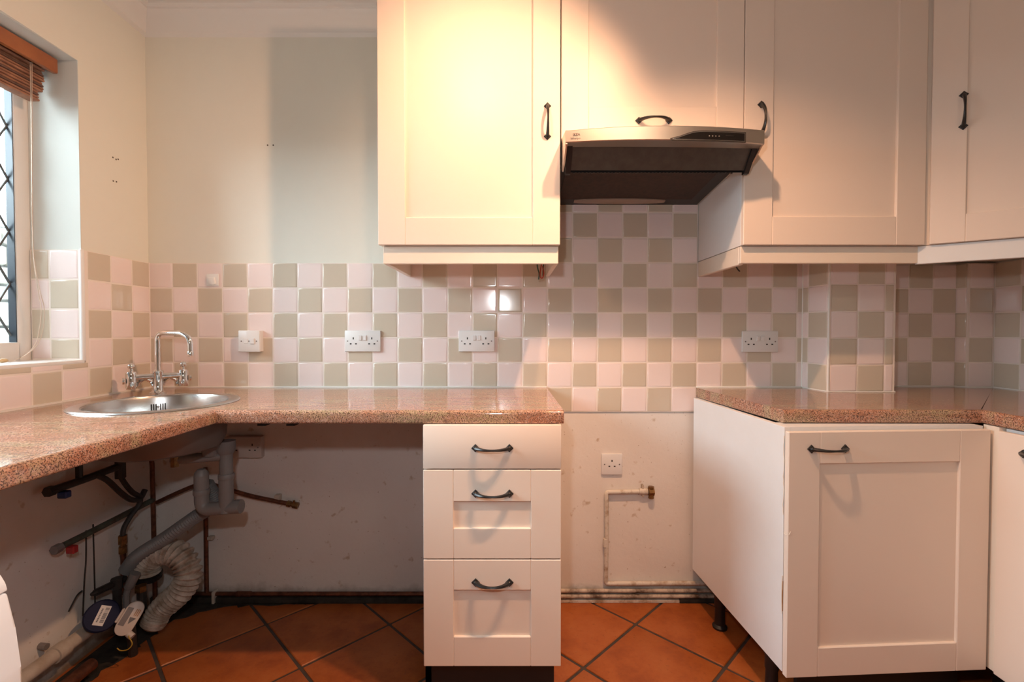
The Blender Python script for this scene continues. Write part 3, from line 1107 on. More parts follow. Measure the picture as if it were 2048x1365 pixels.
for s in (-1, 1):
    c = bd * (s * 0.078)
    bm = B()
    lathe(bm, [(0, 0.022), (0.0150, 0.022), (0.0165, 0.026), (0.0165, 0.080), (0.0140, 0.084), (0.006, 0.086), (0.0055, 0.096), (0, 0.096)], 20, Matrix.Translation(c))
    lathe(bm, [(0, -0.012), (0.006, -0.0104), (0.0104, -0.006), (0.012, 0), (0.0104, 0.006), (0.006, 0.0104), (0, 0.012)], 18, Matrix.Translation(c + Vector((0, 0, 0.105))))
    obj('handle', bm, M['chrome'], tp, local=True)
    o2 = c + bd * (s * 0.019)
    bm = B()
    lathe(bm, [(0, 0), (0.012, 0), (0.012, 0.006), (0, 0.006)], 16, axis(o2 + Vector((0, 0, 0.052)), bd * s))
    obj('end_cap', bm, M['chrome'], tp, local=True)

# ------------------------------------------------------------------ wall cabinets
UZ, UT = 1.4034, 2.325
UY = 1.5625
FH = UT - UZ
c1 = thing('wall_cabinet', 'cream wall cabinet left of the cooker hood, lamp glow on its door', 'cabinet', (-0.4390, UY, UZ))
obj('carcass', box(B(), 0.002, 0.595, 0.021, 0.381, 0.001, FH, 0.001, 1), M['rail_cream'], c1, local=True)
d = shaker('door', c1, 0.5965, FH, 0.0905, 0, 0, 0, fh=0.0895)
handle(d, 0.5545, 0, 0.4010, True)
bm = B()
box(bm, 0.0115, 0.5925, 0.0180, 0.0340, -0.0595, -0.0015, 0.0015, 1)
box(bm, 0.0115, 0.0275, 0.034, 0.378, -0.0595, -0.0015, 0.0015, 1)
box(bm, 0.5765, 0.5925, 0.034, 0.378, -0.0595, -0.0015, 0.0015, 1)
obj('light_rail', bm, M['rail_cream'], c1, local=True)

HZ = 1.748
c2 = thing('wall_cabinet', 'short cream wall cabinet directly above the cooker hood', 'cabinet', (0.1610, UY, HZ))
obj('carcass', box(B(), 0.002, 0.593, 0.021, 0.381, 0.001, UT - HZ, 0.001, 1), M['rail_cream'], c2, local=True)
d = shaker('door', c2, 0.5945, UT - HZ, 0.0895, 0, 0, 0, fh=0.1045)
handle(d, 0.301, 0, 0.0585)

c3 = thing('wall_cabinet', 'cream wall cabinet right of the cooker hood with a bare white side', 'cabinet', (0.7580, UY, UZ))
obj('side_panel', box(B(), 0.001, 0.019, 0.021, 0.381, 0.001, FH, 0.0008, 1), M['melamine'], c3, local=True)
obj('carcass', box(B(), 0.0195, 0.593, 0.021, 0.381, 0.001, FH, 0.001, 1), M['melamine'], c3, local=True)
d = shaker('door', c3, 0.5950, FH, 0.0955, 0, 0, 0, fh=0.093)
handle(d, 0.0530, 0, 0.4060, True)
bm = B()
box(bm, 0.0, 0.588, 0.0180, 0.0340, -0.058, -0.0015, 0.0015, 1)
box(bm, 0.0, 0.0160, 0.034, 0.378, -0.0610, -0.0015, 0.0015, 1)
obj('light_rail', bm, M['rail_cream'], c3, local=True)

ang = math.atan2(-0.130, 0.178)
c4 = thing('wall_cabinet', 'corner wall cabinet at the right picture edge with a diagonal cream door', 'cabinet', (1.3575, UY - 0.006, UZ), ang)
iv = wm(c4).inverted()
bm = B()
prism(bm, [(1.3580, 1.577), (1.6200, 1.388), (1.974, 1.388), (1.974, 1.940), (1.3580, 1.940)], UZ + 0.001, UT)
obj('carcass', bm, M['rail_cream'], c4)
d = shaker('door', c4, 0.330, FH, 0.0860, 0.004, 0, 0, fh=0.088)
handle(d, 0.079, 0, 0.4115, True)
bm = B()
box(bm, -0.030, 0.335, 0.013, 0.029, -0.0605, -0.0015, 0.0015, 1)
obj('light_rail', bm, M['white_gloss'], c4, local=True)  # white where the other rails are cream: its sheen is put into the colour

# ------------------------------------------------------------------ cooker hood
hd = thing('cooker_hood', 'slim stainless cooker hood with its dark visor tilted out under the short cabinet', 'cooker hood', (0.46, 1.75, 1.65))
HX0, HX1 = 0.1640, 0.7560


def yz_prism(bm, poly, x0, x1):
    """polygon in (y, z) extruded along x"""
    mt = Matrix(((0, 0, 1, 0), (1, 0, 0, 0), (0, 1, 0, 0), (0, 0, 0, 1)))
    return prism(bm, poly, x0, x1, mt)


bm = B()
yz_prism(bm, [(1.945, 1.6340), (1.945, 1.745), (1.590, 1.745), (1.590, 1.672)], HX0, HX1 - 0.004)
obj('housing', bm, M['hood_dark'], hd)
bm = B()
yz_prism(bm, [(1.945, 1.6330), (1.945, 1.640), (1.590, 1.678), (1.590, 1.6700)], HX1 - 0.005, HX1)
obj('side_trim', bm, M['steel_warm'], hd)
sl = (1.672 - 1.634) / (1.590 - 1.945)


def under(y):
    return 1.634 + sl * (y - 1.945)


bm = B()
yz_prism(bm, [(1.880, under(1.880) - 0.0025), (1.880, under(1.880) + 0.001), (1.640, under(1.640) + 0.001), (1.640, under(1.640) - 0.0025)], HX0 + 0.02, HX1 - 0.05)
obj('grease_filter', bm, M['hood_filter'], hd)
# lamp lens: flat oval under the back edge
bm = B()
pts = []
for k in range(28):
    a = 2 * PI * k / 28
    pts.append((0.18 * max(-1, min(1, 1.12 * math.cos(a))), 0.026 * math.sin(a)))
sm = Matrix.Translation((0.425, 1.893, under(1.893) - 0.0062)) @ Matrix.Rotation(math.atan(sl), 4, 'X')
prism(bm, pts, 0, 0.005, sm, bev=0.0015)
obj('lamp_lens', bm, M['lens'], hd)
# visor: side cheeks, glass, black frame, perforated strip
cheek = [(1.452, 1.730), (1.452, 1.688), (1.512, 1.650), (1.560, 1.640), (1.600, 1.664), (1.600, 1.744), (1.565, 1.745)]
bm = B()
yz_prism(bm, cheek, HX0 - 0.001, HX0 + 0.004)
obj('cheek', bm, M['steel_warm'], hd)
bm = B()
yz_prism(bm, [(1.452, 1.730), (1.452, 1.688), (1.512, 1.650), (1.558, 1.66), (1.558, 1.744)], HX1 + 0.002, HX1 + 0.007)
obj('cheek', bm, M['steel_warm'], hd)
gl = [(1.478, 1.699), (1.482, 1.702), (1.536, 1.638), (1.532, 1.635)]
bm = B()
yz_prism(bm, gl, HX0 + 0.022, HX1 - 0.006)
obj('visor_panel', bm, M['visor_glass'], hd)
for a, c in ((HX0 + 0.006, HX0 + 0.023), (HX1 - 0.014, HX1 + 0.001)):
    bm = B()
    yz_prism(bm, [(1.470, 1.694), (1.482, 1.704), (1.545, 1.640), (1.545, 1.624), (1.530, 1.624)], a, c)
    obj('visor_bracket', bm, M['visor_black'], hd)
bm = B()
yz_prism(bm, [(1.532, 1.6285), (1.536, 1.6365), (1.640, 1.6690), (1.640, 1.6640)], HX0 + 0.006, HX1 - 0.012)
obj('perforated_strip', bm, M['visor_black'], hd)
bm = B()
for k in range(44):
    x = HX0 + 0.035 + k * 0.0118
    disc(bm, (x, 1.540, 1.6300), (0, -0.3, -1), 0.0036, 0.0015, 8)
obj('perforation', bm, M['hood_dark'], hd, kind='stuff')
# bowed steel front band
NB_ = 24


def band_y(t):
    return 1.450 - 0.020 * (1 - (2 * t - 1) ** 2)


bm = B()
fr, bk = [], []
for i in range(NB_ + 1):
    t = i / NB_
    x = HX0 - 0.002 + (HX1 - HX0 + 0.010) * t
    zt = 1.7275 + 0.0060 * (1 - (2 * t - 1) ** 2) + 0.001 * t
    zb = 1.6915 - 0.0055 * t + 0.003 * (1 - (2 * t - 1) ** 2)
    y = band_y(t)
    fr.append([bm.verts.new((x, y + 0.0015, zt + 0.0003)), bm.verts.new((x, y, zt - 0.0015)), bm.verts.new((x, y, zb + 0.002)), bm.verts.new((x, y + 0.002, zb)),
               bm.verts.new((x, 1.480, zb - 0.002)), bm.verts.new((x, 1.480, zb + 0.004)), bm.verts.new((x, 1.5615, 1.7440)), bm.verts.new((x, 1.5615, 1.7475))])
for a, c in zip(fr, fr[1:]):
    for k in range(8):
        bm.faces.new((a[k], a[(k + 1) % 8], c[(k + 1) % 8], c[k]))
bm.faces.new(fr[0][::-1])
bm.faces.new(fr[-1])
band = obj('front_band', bm, M['steel_warm'], hd)
# control panel: recessed black shape with a pale border


def band_xy(x):
    t = (x - HX0 + 0.002) / (HX1 - HX0 + 0.010)
    return band_y(t)


def on_band(bm, poly, off, th):
    """outline in (x, z), as a list of (x, z low, z high) columns, laid on the bowed face"""
    cols_ = []
    for x, zl, zh in poly:
        y = band_xy(x) - off
        cols_.append([bm.verts.new(p) for p in ((x, y, zl), (x, y, zh), (x, y + th, zh), (x, y + th, zl))])
    for a, c in zip(cols_, cols_[1:]):
        for k in range(4):
            bm.faces.new((a[k], a[(k + 1) % 4], c[(k + 1) % 4], c[k]))
    bm.faces.new(cols_[0][::-1])
    bm.faces.new(cols_[-1])


def panel_shape(g):
    top = [(0.480, 1.6945), (0.502, 1.7000), (0.522, 1.7075), (0.540, 1.7130), (0.560, 1.7160), (0.580, 1.7165), (0.640, 1.7165), (0.700, 1.7155)]
    out = []
    x0, x1 = 0.482 - g * 2.4, 0.700 + g
    for i in range(31):
        x = x0 + (x1 - x0) * i / 30
        xq = min(max(x, 0.4801), 0.6999)
        for (xa, za), (xb, zb) in zip(top, top[1:]):
            if xa <= xq <= xb:
                zt = za + (zb - za) * (xq - xa) / (xb - xa)
        if x < 0.48:
            zt = 1.6945 - (0.48 - x) * 0.25
        zl = 1.6942 - 0.002 * (x - 0.48) / 0.22
        out.append((x, zl - g * (1 if i else 0.3), max(zl + 0.0002, zt + g)))
    return out


bm = B()
on_band(bm, panel_shape(0.0040), 0.0006, 0.003)
obj('control_surround', bm, M['hood_dark'], band)
bm = B()
on_band(bm, panel_shape(0.0014), 0.0012, 0.003)
obj('control_border', bm, M['steel'], band)
bm = B()
on_band(bm, panel_shape(-0.0004), 0.0018, 0.003)
cp_ = obj('control_panel', bm, M['panel_black'], band)
for x in (0.588, 0.598, 0.608, 0.618):
    bm = B()
    on_band(bm, [(x, 1.7025, 1.7055), (x + 0.0035, 1.7025, 1.7055)], 0.0022, 0.001)
    obj('indicator', bm, M['legend'], band)
bm = B()
on_band(bm, [(0.640, 1.7045, 1.7085), (0.665, 1.7045, 1.7085)], 0.0026, 0.001)
obj('slider', bm, M['visor_black'], band)


def text(body, size, loc, rot, m, parent, name='lettering', bold=0.0, align='CENTER'):
    cu = bpy.data.curves.new(name, 'FONT')
    cu.body = body
    cu.size = size
    cu.align_x = align
    cu.align_y = 'CENTER'
    cu.extrude = 0.0003
    cu.offset = bold
    cu.resolution_u = 2
    tmp = bpy.data.objects.new(name, cu)
    COL.objects.link(tmp)
    dg = bpy.context.evaluated_depsgraph_get()
    me = bpy.data.meshes.new_from_object(tmp.evaluated_get(dg))
    bpy.data.objects.remove(tmp)
    bpy.data.curves.remove(cu)
    me.materials.clear()
    me.materials.append(m)
    o = bpy.data.objects.new(name, me)
    COL.objects.link(o)
    mt = Matrix.Translation(loc) @ rot
    return place(o, parent, wm(parent).inverted() @ mt)


FACE = Matrix.Rotation(R(90), 4, 'X')
text('IKEA', 0.0105, (0.1945, band_xy(0.1945) - 0.0004, 1.7135), Matrix.Rotation(-0.06, 4, 'Z') @ FACE, M['logo_ink'], band, bold=0.0003)
text('Whirlpool', 0.0085, (0.1945, band_xy(0.1945) - 0.0004, 1.7025), Matrix.Rotation(-0.06, 4, 'Z') @ FACE, M['logo_ink'], band)

# ------------------------------------------------------------------ sockets and switches


def pin_set(parent, x, z, y, s=1.0):
    for (dx, dz, w, h) in ((0, 0.0105, 0.0045, 0.0085), (-0.0108, -0.0118, 0.0072, 0.0045), (0.0108, -0.0118, 0.0072, 0.0045)):
        obj('pin_hole', box(B(), x + dx - w / 2, x + dx + w / 2, y - 0.0004, y + 0.002, z + dz - h / 2, z + dz + h / 2), M['black'], parent, local=True)


def socket(label, loc, w, h, gangs, depth=0.010, m=None, switches=True, group=None):
    t = thing('wall_socket', label, 'socket', loc)
    m = m or M['socket_white']
    obj('face_plate', box(B(), -w / 2, w / 2, -depth, 0.0, -h / 2, h / 2, 0.003, 2), m, t, local=True)
    if gangs == 2:
        for s in (-1, 1):
            pin_set(t, s * 0.0375, 0.0005, -depth)
        if switches:
            for s in (-1, 1):
                obj('switch', box(B(), s * 0.0095 - 0.0062, s * 0.0095 + 0.0062, -depth - 0.0035, -depth + 0.001, 0.004, 0.024, 0.001, 1,
                                  Matrix.Rotation(R(4), 4, 'X')), m, t, local=True)
    elif gangs == 1:
        pin_set(t, 0, 0.004, -depth)
    for s in (-1, 1):
        obj('screw', disc(B(), (s * (w / 2 - 0.0125), -depth + 0.0008, 0.0), (0, -1, 0), 0.0028, 0.0016, 10), M['meter_grey'], t, local=True)
    return t


TF = CY - 0.0082
socket('white double wall socket between the fused switch and the cabinet, low on the tiles', (-0.6080, TF, 1.0800), 0.146, 0.086, 2)
socket('white double wall socket under the left wall cabinet', (-0.1440, TF, 1.0800), 0.146, 0.086, 2)
socket('white double wall socket left of the tiled pillar', (1.0105, TF, 1.0780), 0.146, 0.086, 2)
socket('white single wall socket on bare plaster in the cooker gap', (0.4105, CY - 0.001, 0.5730), 0.086, 0.086, 1)
socket('old cream double socket in the dark under the worktop beside the trap', (-1.092, CY - 0.001, 0.648), 0.146, 0.086, 2, depth=0.030, m=M['meter_white'], switches=False)
fs = thing('fused_switch', 'white square fused switch in a deep box on the tiles right of the tap', 'switch', (-1.058, TF, 1.0800))
obj('back_box', box(B(), -0.0425, 0.0425, -0.026, 0, -0.0425, 0.0425, 0.002, 1), M['socket_white'], fs, local=True)
obj('face_plate', box(B(), -0.043, 0.043, -0.032, -0.0255, -0.043, 0.043, 0.0025, 2), M['socket_white'], fs, local=True)
obj('switch', box(B(), 0.006, 0.024, -0.037, -0.031, -0.011, 0.011, 0.0015, 1, Matrix.Rotation(R(0), 4, 'X')), M['socket_white'], fs, local=True)
obj('fuse_holder', box(B(), -0.020, -0.004, -0.0335, -0.031, -0.010, 0.010, 0.001, 1), M['socket_white'], fs, local=True)
for x in (-0.0305, 0.0, 0.0305):
    obj('screw', disc(B(), (x, -0.0313, 0), (0, -1, 0), 0.0028, 0.0014, 10), M['meter_grey'], fs, local=True)
tn = thing('tile_hook', 'small white plastic stick-on hook high on the pink tile above the tap', 'hook', (-1.2190, TF, 1.3290))
obj('back_plate', box(B(), -0.025, 0.025, -0.005, 0, -0.0245, 0.0245, 0.002, 2), M['white_gloss'], tn, local=True)
bm = B()
prism(bm, [(-0.014, 0.010), (0.012, 0.010), (0.016, -0.016), (0.004, -0.022), (-0.010, -0.016)], 0, 0.010, Matrix.Translation((0, -0.004, 0)) @ Matrix.Rotation(R(90), 4, 'X'), bev=0.002)
obj('hook', bm, M['white_gloss'], tn, local=True)

# wires under the cabinets
lw_ = thing('loose_wires', 'loose red and green wire ends hanging under the left wall cabinet', 'wires', (0.110, 1.86, UZ - 0.02))
obj('wire', tube(B(), smooth_path([(0.098, 1.87, 1.400), (0.100, 1.865, 1.370), (0.106, 1.86, 1.345), (0.104, 1.86, 1.322)], 5), 0.0026, 6), M['wire_green'], lw_)
obj('wire', tube(B(), smooth_path([(0.120, 1.87, 1.400), (0.112, 1.86, 1.365), (0.110, 1.858, 1.335), (0.118, 1.855, 1.327), (0.124, 1.86, 1.345), (0.120, 1.865, 1.375)], 5), 0.0024, 6), M['wire_red'], lw_)
obj('wire', tube(B(), smooth_path([(0.126, 1.875, 1.400), (0.122, 1.87, 1.36), (0.121, 1.865, 1.338)], 5), 0.0022, 6), M['wire_green'], lw_)
tag(obj('cable_end', tube(B(), smooth_path([(0.868, 1.85, 1.402), (0.868, 1.85, 1.378), (0.876, 1.85, 1.362), (0.884, 1.848, 1.352)], 5), 0.0028, 6), M['black_pipe']),
    'short black cable end poking out under the right wall cabinet', 'cable')

# ------------------------------------------------------------------ pipes in the cooker gap
gp = thing('gas_pipe', 'cream painted gas pipe bent over the plaster, ending in a brass stopper', 'pipe', (0.39, 1.935, 0.08))
bm = B()
tube(bm, rounded_path([(0.552, 1.935, 0.463), (0.387, 1.935, 0.460), (0.389, 1.935, 0.300), (0.386, 1.935, 0.081), (0.95, 1.935, 0.083)], 0.012, 5), 0.0090, 12)
obj('pipe', bm, M['pipe_painted'], gp)
obj('pipe_joint', tube(B(), [(0.385, 1.935, 0.235), (0.385, 1.935, 0.268)], 0.0108, 12), M['pipe_painted'], gp)
bm = B()
tube(bm, [(0.522, 1.935, 0.463), (0.556, 1.935, 0.463)], 0.0125, 12)
obj('pipe_joint', bm, M['pipe_painted'], gp)
bm = B()
tube(bm, [(0.558, 1.930, 0.463), (0.580, 1.930, 0.463)], 0.0165, 6)
tube(bm, [(0.569, 1.930, 0.463), (0.569, 1.930, 0.437)], [0.010, 0.012], 8)
tube(bm, [(0.569, 1.930, 0.468), (0.569, 1.930, 0.485)], 0.0125, 6)
obj('stopper', bm, M['brass'], gp)
obj('pipe_clip', box(B(), 0.532, 0.540, 1.93, 1.95, 0.443, 0.490, 0.001, 1), M['pipe_dirty'], gp)
tag(obj('water_pipe', tube(B(), [(0.13, 1.936, 0.050), (0.96, 1.936, 0.051)], 0.0078, 10), M['pipe_dirty']),
    'upper of the two rust-stained painted pipes along the foot of the cooker gap wall', 'pipe')
tag(obj('water_pipe', tube(B(), [(0.13, 1.934, 0.0285), (0.96, 1.934, 0.0285)], 0.0078, 10), M['pipe_dirty']),
    'lower of the two rust-stained painted pipes just above the floor tiles in the cooker gap', 'pipe')

# ------------------------------------------------------------------ plumbing under the sink
tr = thing('sink_trap', 'grey plastic waste trap hanging under the sink with a short overflow arm', 'trap', (-0.98, 1.62, 0.50))
TPX, TPY = -0.980, 1.620
bm = B()
tube(bm, [(TPX, TPY, 0.742), (TPX, TPY, 0.545)], 0.0205, 18)
obj('down_pipe', bm, M['grey_plastic'], tr)
obj('flange', lathe(B(), [(0, 0.0), (0.046, 0.0), (0.048, -0.012), (0.030, -0.024), (0.024, -0.045), (0, -0.045)], 20, Matrix.Translation((TPX - 0.045, TPY - 0.01, 0.742))), M['hose_grey'], tr)
obj('waste_body', lathe(B(), [(0, 0.045), (0.030, 0.045), (0.030, 0.015), (0.0225, 0.0), (0, 0.0)], 18, Matrix.Translation((TPX, TPY, 0.700))), M['hose_grey'], tr)
bm = B()
tube(bm, rounded_path([(TPX, TPY, 0.694), (TPX - 0.075, TPY - 0.01, 0.690), (TPX - 0.170, TPY - 0.02, 0.684)], 0.02), 0.0165, 14)
obj('overflow_arm', bm, M['grey_plastic'], tr)
bm = B()
tube(bm, [(TPX - 0.155, TPY - 0.030, 0.664), (TPX - 0.155, TPY - 0.030, 0.702)], 0.013, 6)
obj('clamp', bm, M['brass'], tr)
obj('collar', lathe(B(), [(0, 0), (0.0235, 0), (0.0255, 0.004), (0.0255, 0.016), (0.0235, 0.02), (0, 0.02)], 20, Matrix.Translation((TPX, TPY, 0.612))), M['grey_plastic'], tr)
obj('lower_pipe', tube(B(), [(TPX - 0.001, TPY, 0.620), (TPX - 0.001, TPY, 0.500)], 0.0232, 18), M['grey_plastic'], tr)
ux = -1.066
bm = B()
tube(bm, rounded_path([(TPX + 0.030, TPY, 0.517), (ux, TPY, 0.506), (ux, TPY, 0.625)], 0.034, 7), 0.0225, 18)
lathe(bm, [(0, 0.025), (0.013, 0.021), (0.021, 0.010), (0.0225, 0), (0, 0)], 18, Matrix.Translation((ux, TPY, 0.625)))
obj('trap_bend', bm, M['grey_plastic'], tr)
obj('collar', lathe(B(), [(0, 0), (0.0245, 0), (0.0255, 0.003), (0.0255, 0.016), (0.0245, 0.018), (0, 0.018)], 20, Matrix.Translation((ux, TPY, 0.560))), M['grey_plastic'], tr)
bm = B()
tube(bm, [(TPX + 0.028, TPY, 0.517), (TPX + 0.050, TPY, 0.518)], 0.0235, 14)
obj('end_cap', bm, M['grey_plastic'], tr)
wh = B()
hp = smooth_path([(ux - 0.010, 1.66, 0.585), (ux - 0.005, 1.70, 0.500), (-1.150, 1.705, 0.445), (-1.265, 1.71, 0.365), (-1.365, 1.715, 0.300), (-1.41, 1.715, 0.245)], 26)
tube(wh, hp, [0.0225 + 0.0022 * (1 if i % 2 else -1) for i in range(len(hp))], 12)
tag(obj('waste_hose', wh, M['hose_grey']), 'ribbed grey waste hose sloping from the trap to the corner', 'hose')

cp1 = thing('copper_pipe', 'tall brown copper pipe standing in the corner behind the sink plumbing', 'pipe', (-1.43, 1.88, 0.03))
bm = B()
tube(bm, rounded_path([(-1.455, 1.90, 0.640), (-1.436, 1.88, 0.615), (-1.432, 1.88, 0.59), (-1.432, 1.885, 0.03)], 0.015), 0.0085, 10)
obj('pipe', bm, M['copper'], cp1)
cp2 = thing('copper_pipe', 'brown copper pipe rising up the back wall right of the white duct hose', 'pipe', (-1.257, 1.935, 0.03))
obj('pipe', tube(B(), [(-1.258, 1.936, 0.560), (-1.2585, 1.936, 0.034)], 0.0085, 10), M['copper'], cp2)
obj('pipe_clip', box(B(), -1.250, -1.228, 1.928, 1.95, 0.262, 0.276, 0.002, 1), M['cream_pipe'], cp2)
cp3 = thing('copper_pipe', 'dark copper branch pipe sloping behind the trap to a capped end', 'pipe', (-1.13, 1.92, 0.46))
bm = B()
tube(bm, smooth_path([(-1.435, 1.905, 0.428), (-1.36, 1.905, 0.463), (-1.29, 1.91, 0.492), (-1.235, 1.912, 0.502), (-1.17, 1.915, 0.484), (-1.06, 1.92, 0.449), (-0.905, 1.93, 0.412)], 6), 0.0085, 10)
obj('pipe', bm, M['copper'], cp3)
bm = B()
d_ = Vector((0.155, 0.006, -0.037)).normalized()
a_ = Vector((-0.920, 1.930, 0.4155))
tube(bm, [a_, a_ + d_ * 0.014], 0.0125, 6)
tube(bm, [a_ + d_ * 0.014, a_ + d_ * 0.024], 0.0095, 10)
tube(bm, [a_ + d_ * 0.024, a_ + d_ * 0.046], 0.0130, 6)
tube(bm, [a_ + d_ * 0.030 + Vector((0, -0.004, 0.0)), a_ + d_ * 0.030 + Vector((0, -0.004, 0.020))], 0.005, 8)
obj('end_valve', bm, M['brass'], cp3)
obj('pipe_clip', box(B(), -0.972, -0.950, 1.925, 1.95, 0.424, 0.450, 0.002, 1), M['cream_pipe'], cp3)
cp4 = thing('copper_pipe', 'long copper pipe lying along the foot of the back wall', 'pipe', (-0.75, 1.936, 0.035))
obj('pipe', tube(B(), [(-1.38, 1.9345, 0.0380), (-0.22, 1.9345, 0.0385)], 0.0085, 10), M['copper'], cp4)
obj('pipe_joint', tube(B(), [(-1.135, 1.9345, 0.038), (-1.075, 1.9345, 0.038)], 0.0105, 10), M['copper'], cp4)
obj('pipe_clip', box(B(), -1.228, -1.218, 1.918, 1.944, 0.004, 0.052, 0.001, 1), M['cream_pipe'], cp4)

# valves and hoses along the left wall
v1 = thing('washer_valve', 'black supply pipe with a blue lever high under the left worktop', 'valve', (-1.42, 1.55, 0.62))
bm = B()
tube(bm, [(-1.420, 1.445, 0.628), (-1.430, 1.60, 0.625), (-1.428, 1.720, 0.630)], 0.0125, 10)
tube(bm, [(-1.428, 1.722, 0.655), (-1.428, 1.722, 0.585)], 0.0165, 10)
tube(bm, [(-1.428, 1.722, 0.80), (-1.428, 1.722, 0.655)], 0.0085, 8)
tube(bm, [(-1.43, 1.560, 0.625), (-1.43, 1.560, 0.69)], 0.010, 8)
obj('pipe', bm, M['black_pipe'], v1)
obj('end_nut', tube(B(), [(-1.420, 1.440, 0.628), (-1.421, 1.462, 0.628)], 0.016, 6), M['black_pipe'], v1)
obj('lever', box(B(), -1.428, -1.398, 1.478, 1.500, 0.594, 0.616, 0.003, 1), M['blue'], v1)
v2 = thing('washer_valve', 'tarnished supply pipe with a red lever low on the left wall', 'valve', (-1.42, 1.60, 0.43))
bm = B()
tube(bm, [(-1.425, 1.475, 0.4385), (-1.428, 1.61, 0.4395), (-1.432, 1.88, 0.447)], 0.0105, 10)
obj('pipe', bm, M['green_pipe'], v2)
obj('end_nut', tube(B(), [(-1.424, 1.462, 0.438), (-1.425, 1.486, 0.4385)], 0.0145, 6), M['meter_grey'], v2)
obj('lever', box(B(), -1.425, -1.398, 1.500, 1.520, 0.408, 0.432, 0.003, 1), M['red'], v2)
fh = thing('flexible_hose', 'pair of black braided tap hoses looping down to a shared copper tail', 'hose', (-1.40, 1.74, 0.40))
obj('hose', tube(B(), smooth_path([(-1.428, 1.620, 0.628), (-1.41, 1.645, 0.600), (-1.40, 1.69, 0.540), (-1.40, 1.735, 0.500), (-1.40, 1.775, 0.490), (-1.40, 1.80, 0.515)], 6), 0.0095, 9), M['black_pipe'], fh)
obj('hose', tube(B(), smooth_path([(-1.428, 1.722, 0.590), (-1.415, 1.727, 0.560), (-1.405, 1.745, 0.525), (-1.40, 1.775, 0.495), (-1.405, 1.775, 0.465), (-1.415, 1.745, 0.430), (-1.42, 1.722, 0.395), (-1.42, 1.718, 0.35)], 6), 0.0088, 9), M['black_pipe'], fh)
bm = B()
tube(bm, [(-1.42, 1.718, 0.375), (-1.42, 1.718, 0.345)], 0.0145, 6)
tube(bm, [(-1.42, 1.718, 0.345), (-1.42, 1.718, 0.335)], 0.0095, 8)
tube(bm, [(-1.42, 1.718, 0.335), (-1.42, 1.718, 0.31)], 0.0135, 6)
obj('coupling', bm, M['brass'], fh)
obj('tail', tube(B(), [(-1.42, 1.718, 0.312), (-1.42, 1.719, 0.16)], 0.009, 9), M['copper'], fh)
wr = thing('wall_cable', 'pair of thin black cables running down the left wall behind the meter', 'cable', (-1.445, 1.60, 0.2))
obj('cable', tube(B(), smooth_path([(-1.453, 1.607, 0.44), (-1.452, 1.603, 0.34), (-1.449, 1.592, 0.27), (-1.448, 1.583, 0.16)], 5), 0.0024, 6), M['black_pipe'], wr)
obj('cable', tube(B(), smooth_path([(-1.453, 1.634, 0.45), (-1.452, 1.634, 0.34), (-1.451, 1.634, 0.17)], 5), 0.0024, 6), M['black_pipe'], wr)
obj('cable_tail', tube(B(), smooth_path([(-1.449, 1.583, 0.245), (-1.446, 1.560, 0.240), (-1.446, 1.530, 0.205)], 5), 0.0026, 6), M['black_pipe'], wr)

# white tumble-dryer duct
dk = thing('duct_hose', 'white concertina duct hose curled on the floor in the sink corner', 'hose', (-1.17, 1.62, 0.12))
dpts = smooth_path([(-1.372, 1.76, 0.205), (-1.358, 1.757, 0.262), (-1.305, 1.750, 0.300), (-1.235, 1.742, 0.293), (-1.190, 1.730, 0.238), (-1.205, 1.720, 0.178), (-1.245, 1.710, 0.138), (-1.275, 1.700, 0.108), (-1.290, 1.690, 0.072)], 24)
nn = len(dpts)
rs = []
for i in range(nn):
    t = i / (nn - 1)
    rad = 0.0435 - 0.003 * t
    rs.append(rad + (0.0045, 0.0015, -0.0050, -0.0080, -0.0050, 0.0015)[i % 6] * (1.0 if t < 0.8 else 0.5))
bm = B()
tube(bm, dpts, rs, 20, True)
obj('duct', bm, M['duct'], dk, angle=70)
p_end, p_dir = dpts[0], (dpts[1] - dpts[0]).normalized()
obj('clamp_ring', tube(B(), [p_end - p_dir * 0.004, p_end + p_dir * 0.010], 0.0525, 20), M['visor_black'], dk)
bm = B()
pe, pd = dpts[-1], (dpts[-1] - dpts[-2]).normalized()
pts = [pe - pd * 0.012, pe + pd * 0.012, pe + pd * 0.022]
tube(bm, pts, [0.0435, 0.040, 0.026], 16)
obj('torn_end', bm, M['duct'], dk)

# stopcock fittings and water meter
st = thing('stopcock', 'cluster of tarnished brass stopcock fittings behind the water meter', 'stopcock', (-1.40, 1.62, 0.2))
bm = B()
tube(bm, [(-1.40, 1.665, 0.05), (-1.40, 1.665, 0.24)], 0.013, 10)
tube(bm, [(-1.41, 1.59, 0.235), (-1.40, 1.70, 0.225)], 0.012, 10)
tube(bm, [(-1.41, 1.575, 0.237), (-1.409, 1.592, 0.235)], [0.006, 0.011], 8)
tube(bm, [(-1.40, 1.665, 0.245), (-1.40, 1.665, 0.210)], 0.018, 8)
tube(bm, [(-1.34, 1.70, 0.06), (-1.34, 1.70, 0.20)], 0.015, 10)
obj('valve_body', bm, M['black_pipe'], st)
obj('grey_tee', tube(B(), rounded_path([(-1.372, 1.67, 0.085), (-1.372, 1.67, 0.190), (-1.345, 1.68, 0.255)], 0.02), [0.010] + [0.010] * 5 + [0.016, 0.017], 10), M['grey_plastic'], st)
bm = B()
tube(bm, [(-1.335, 1.69, 0.185), (-1.335, 1.69, 0.205)], 0.019, 6)
obj('brass_nut', bm, M['brass'], st)
mt_ = thing('water_meter', 'round dark blue water meter lid with a white barcode sticker by the wall', 'meter', (-1.36, 1.545, 0.05))
mx = axis((-1.360, 1.556, 0.176), (0.62, -0.62, 0.48))
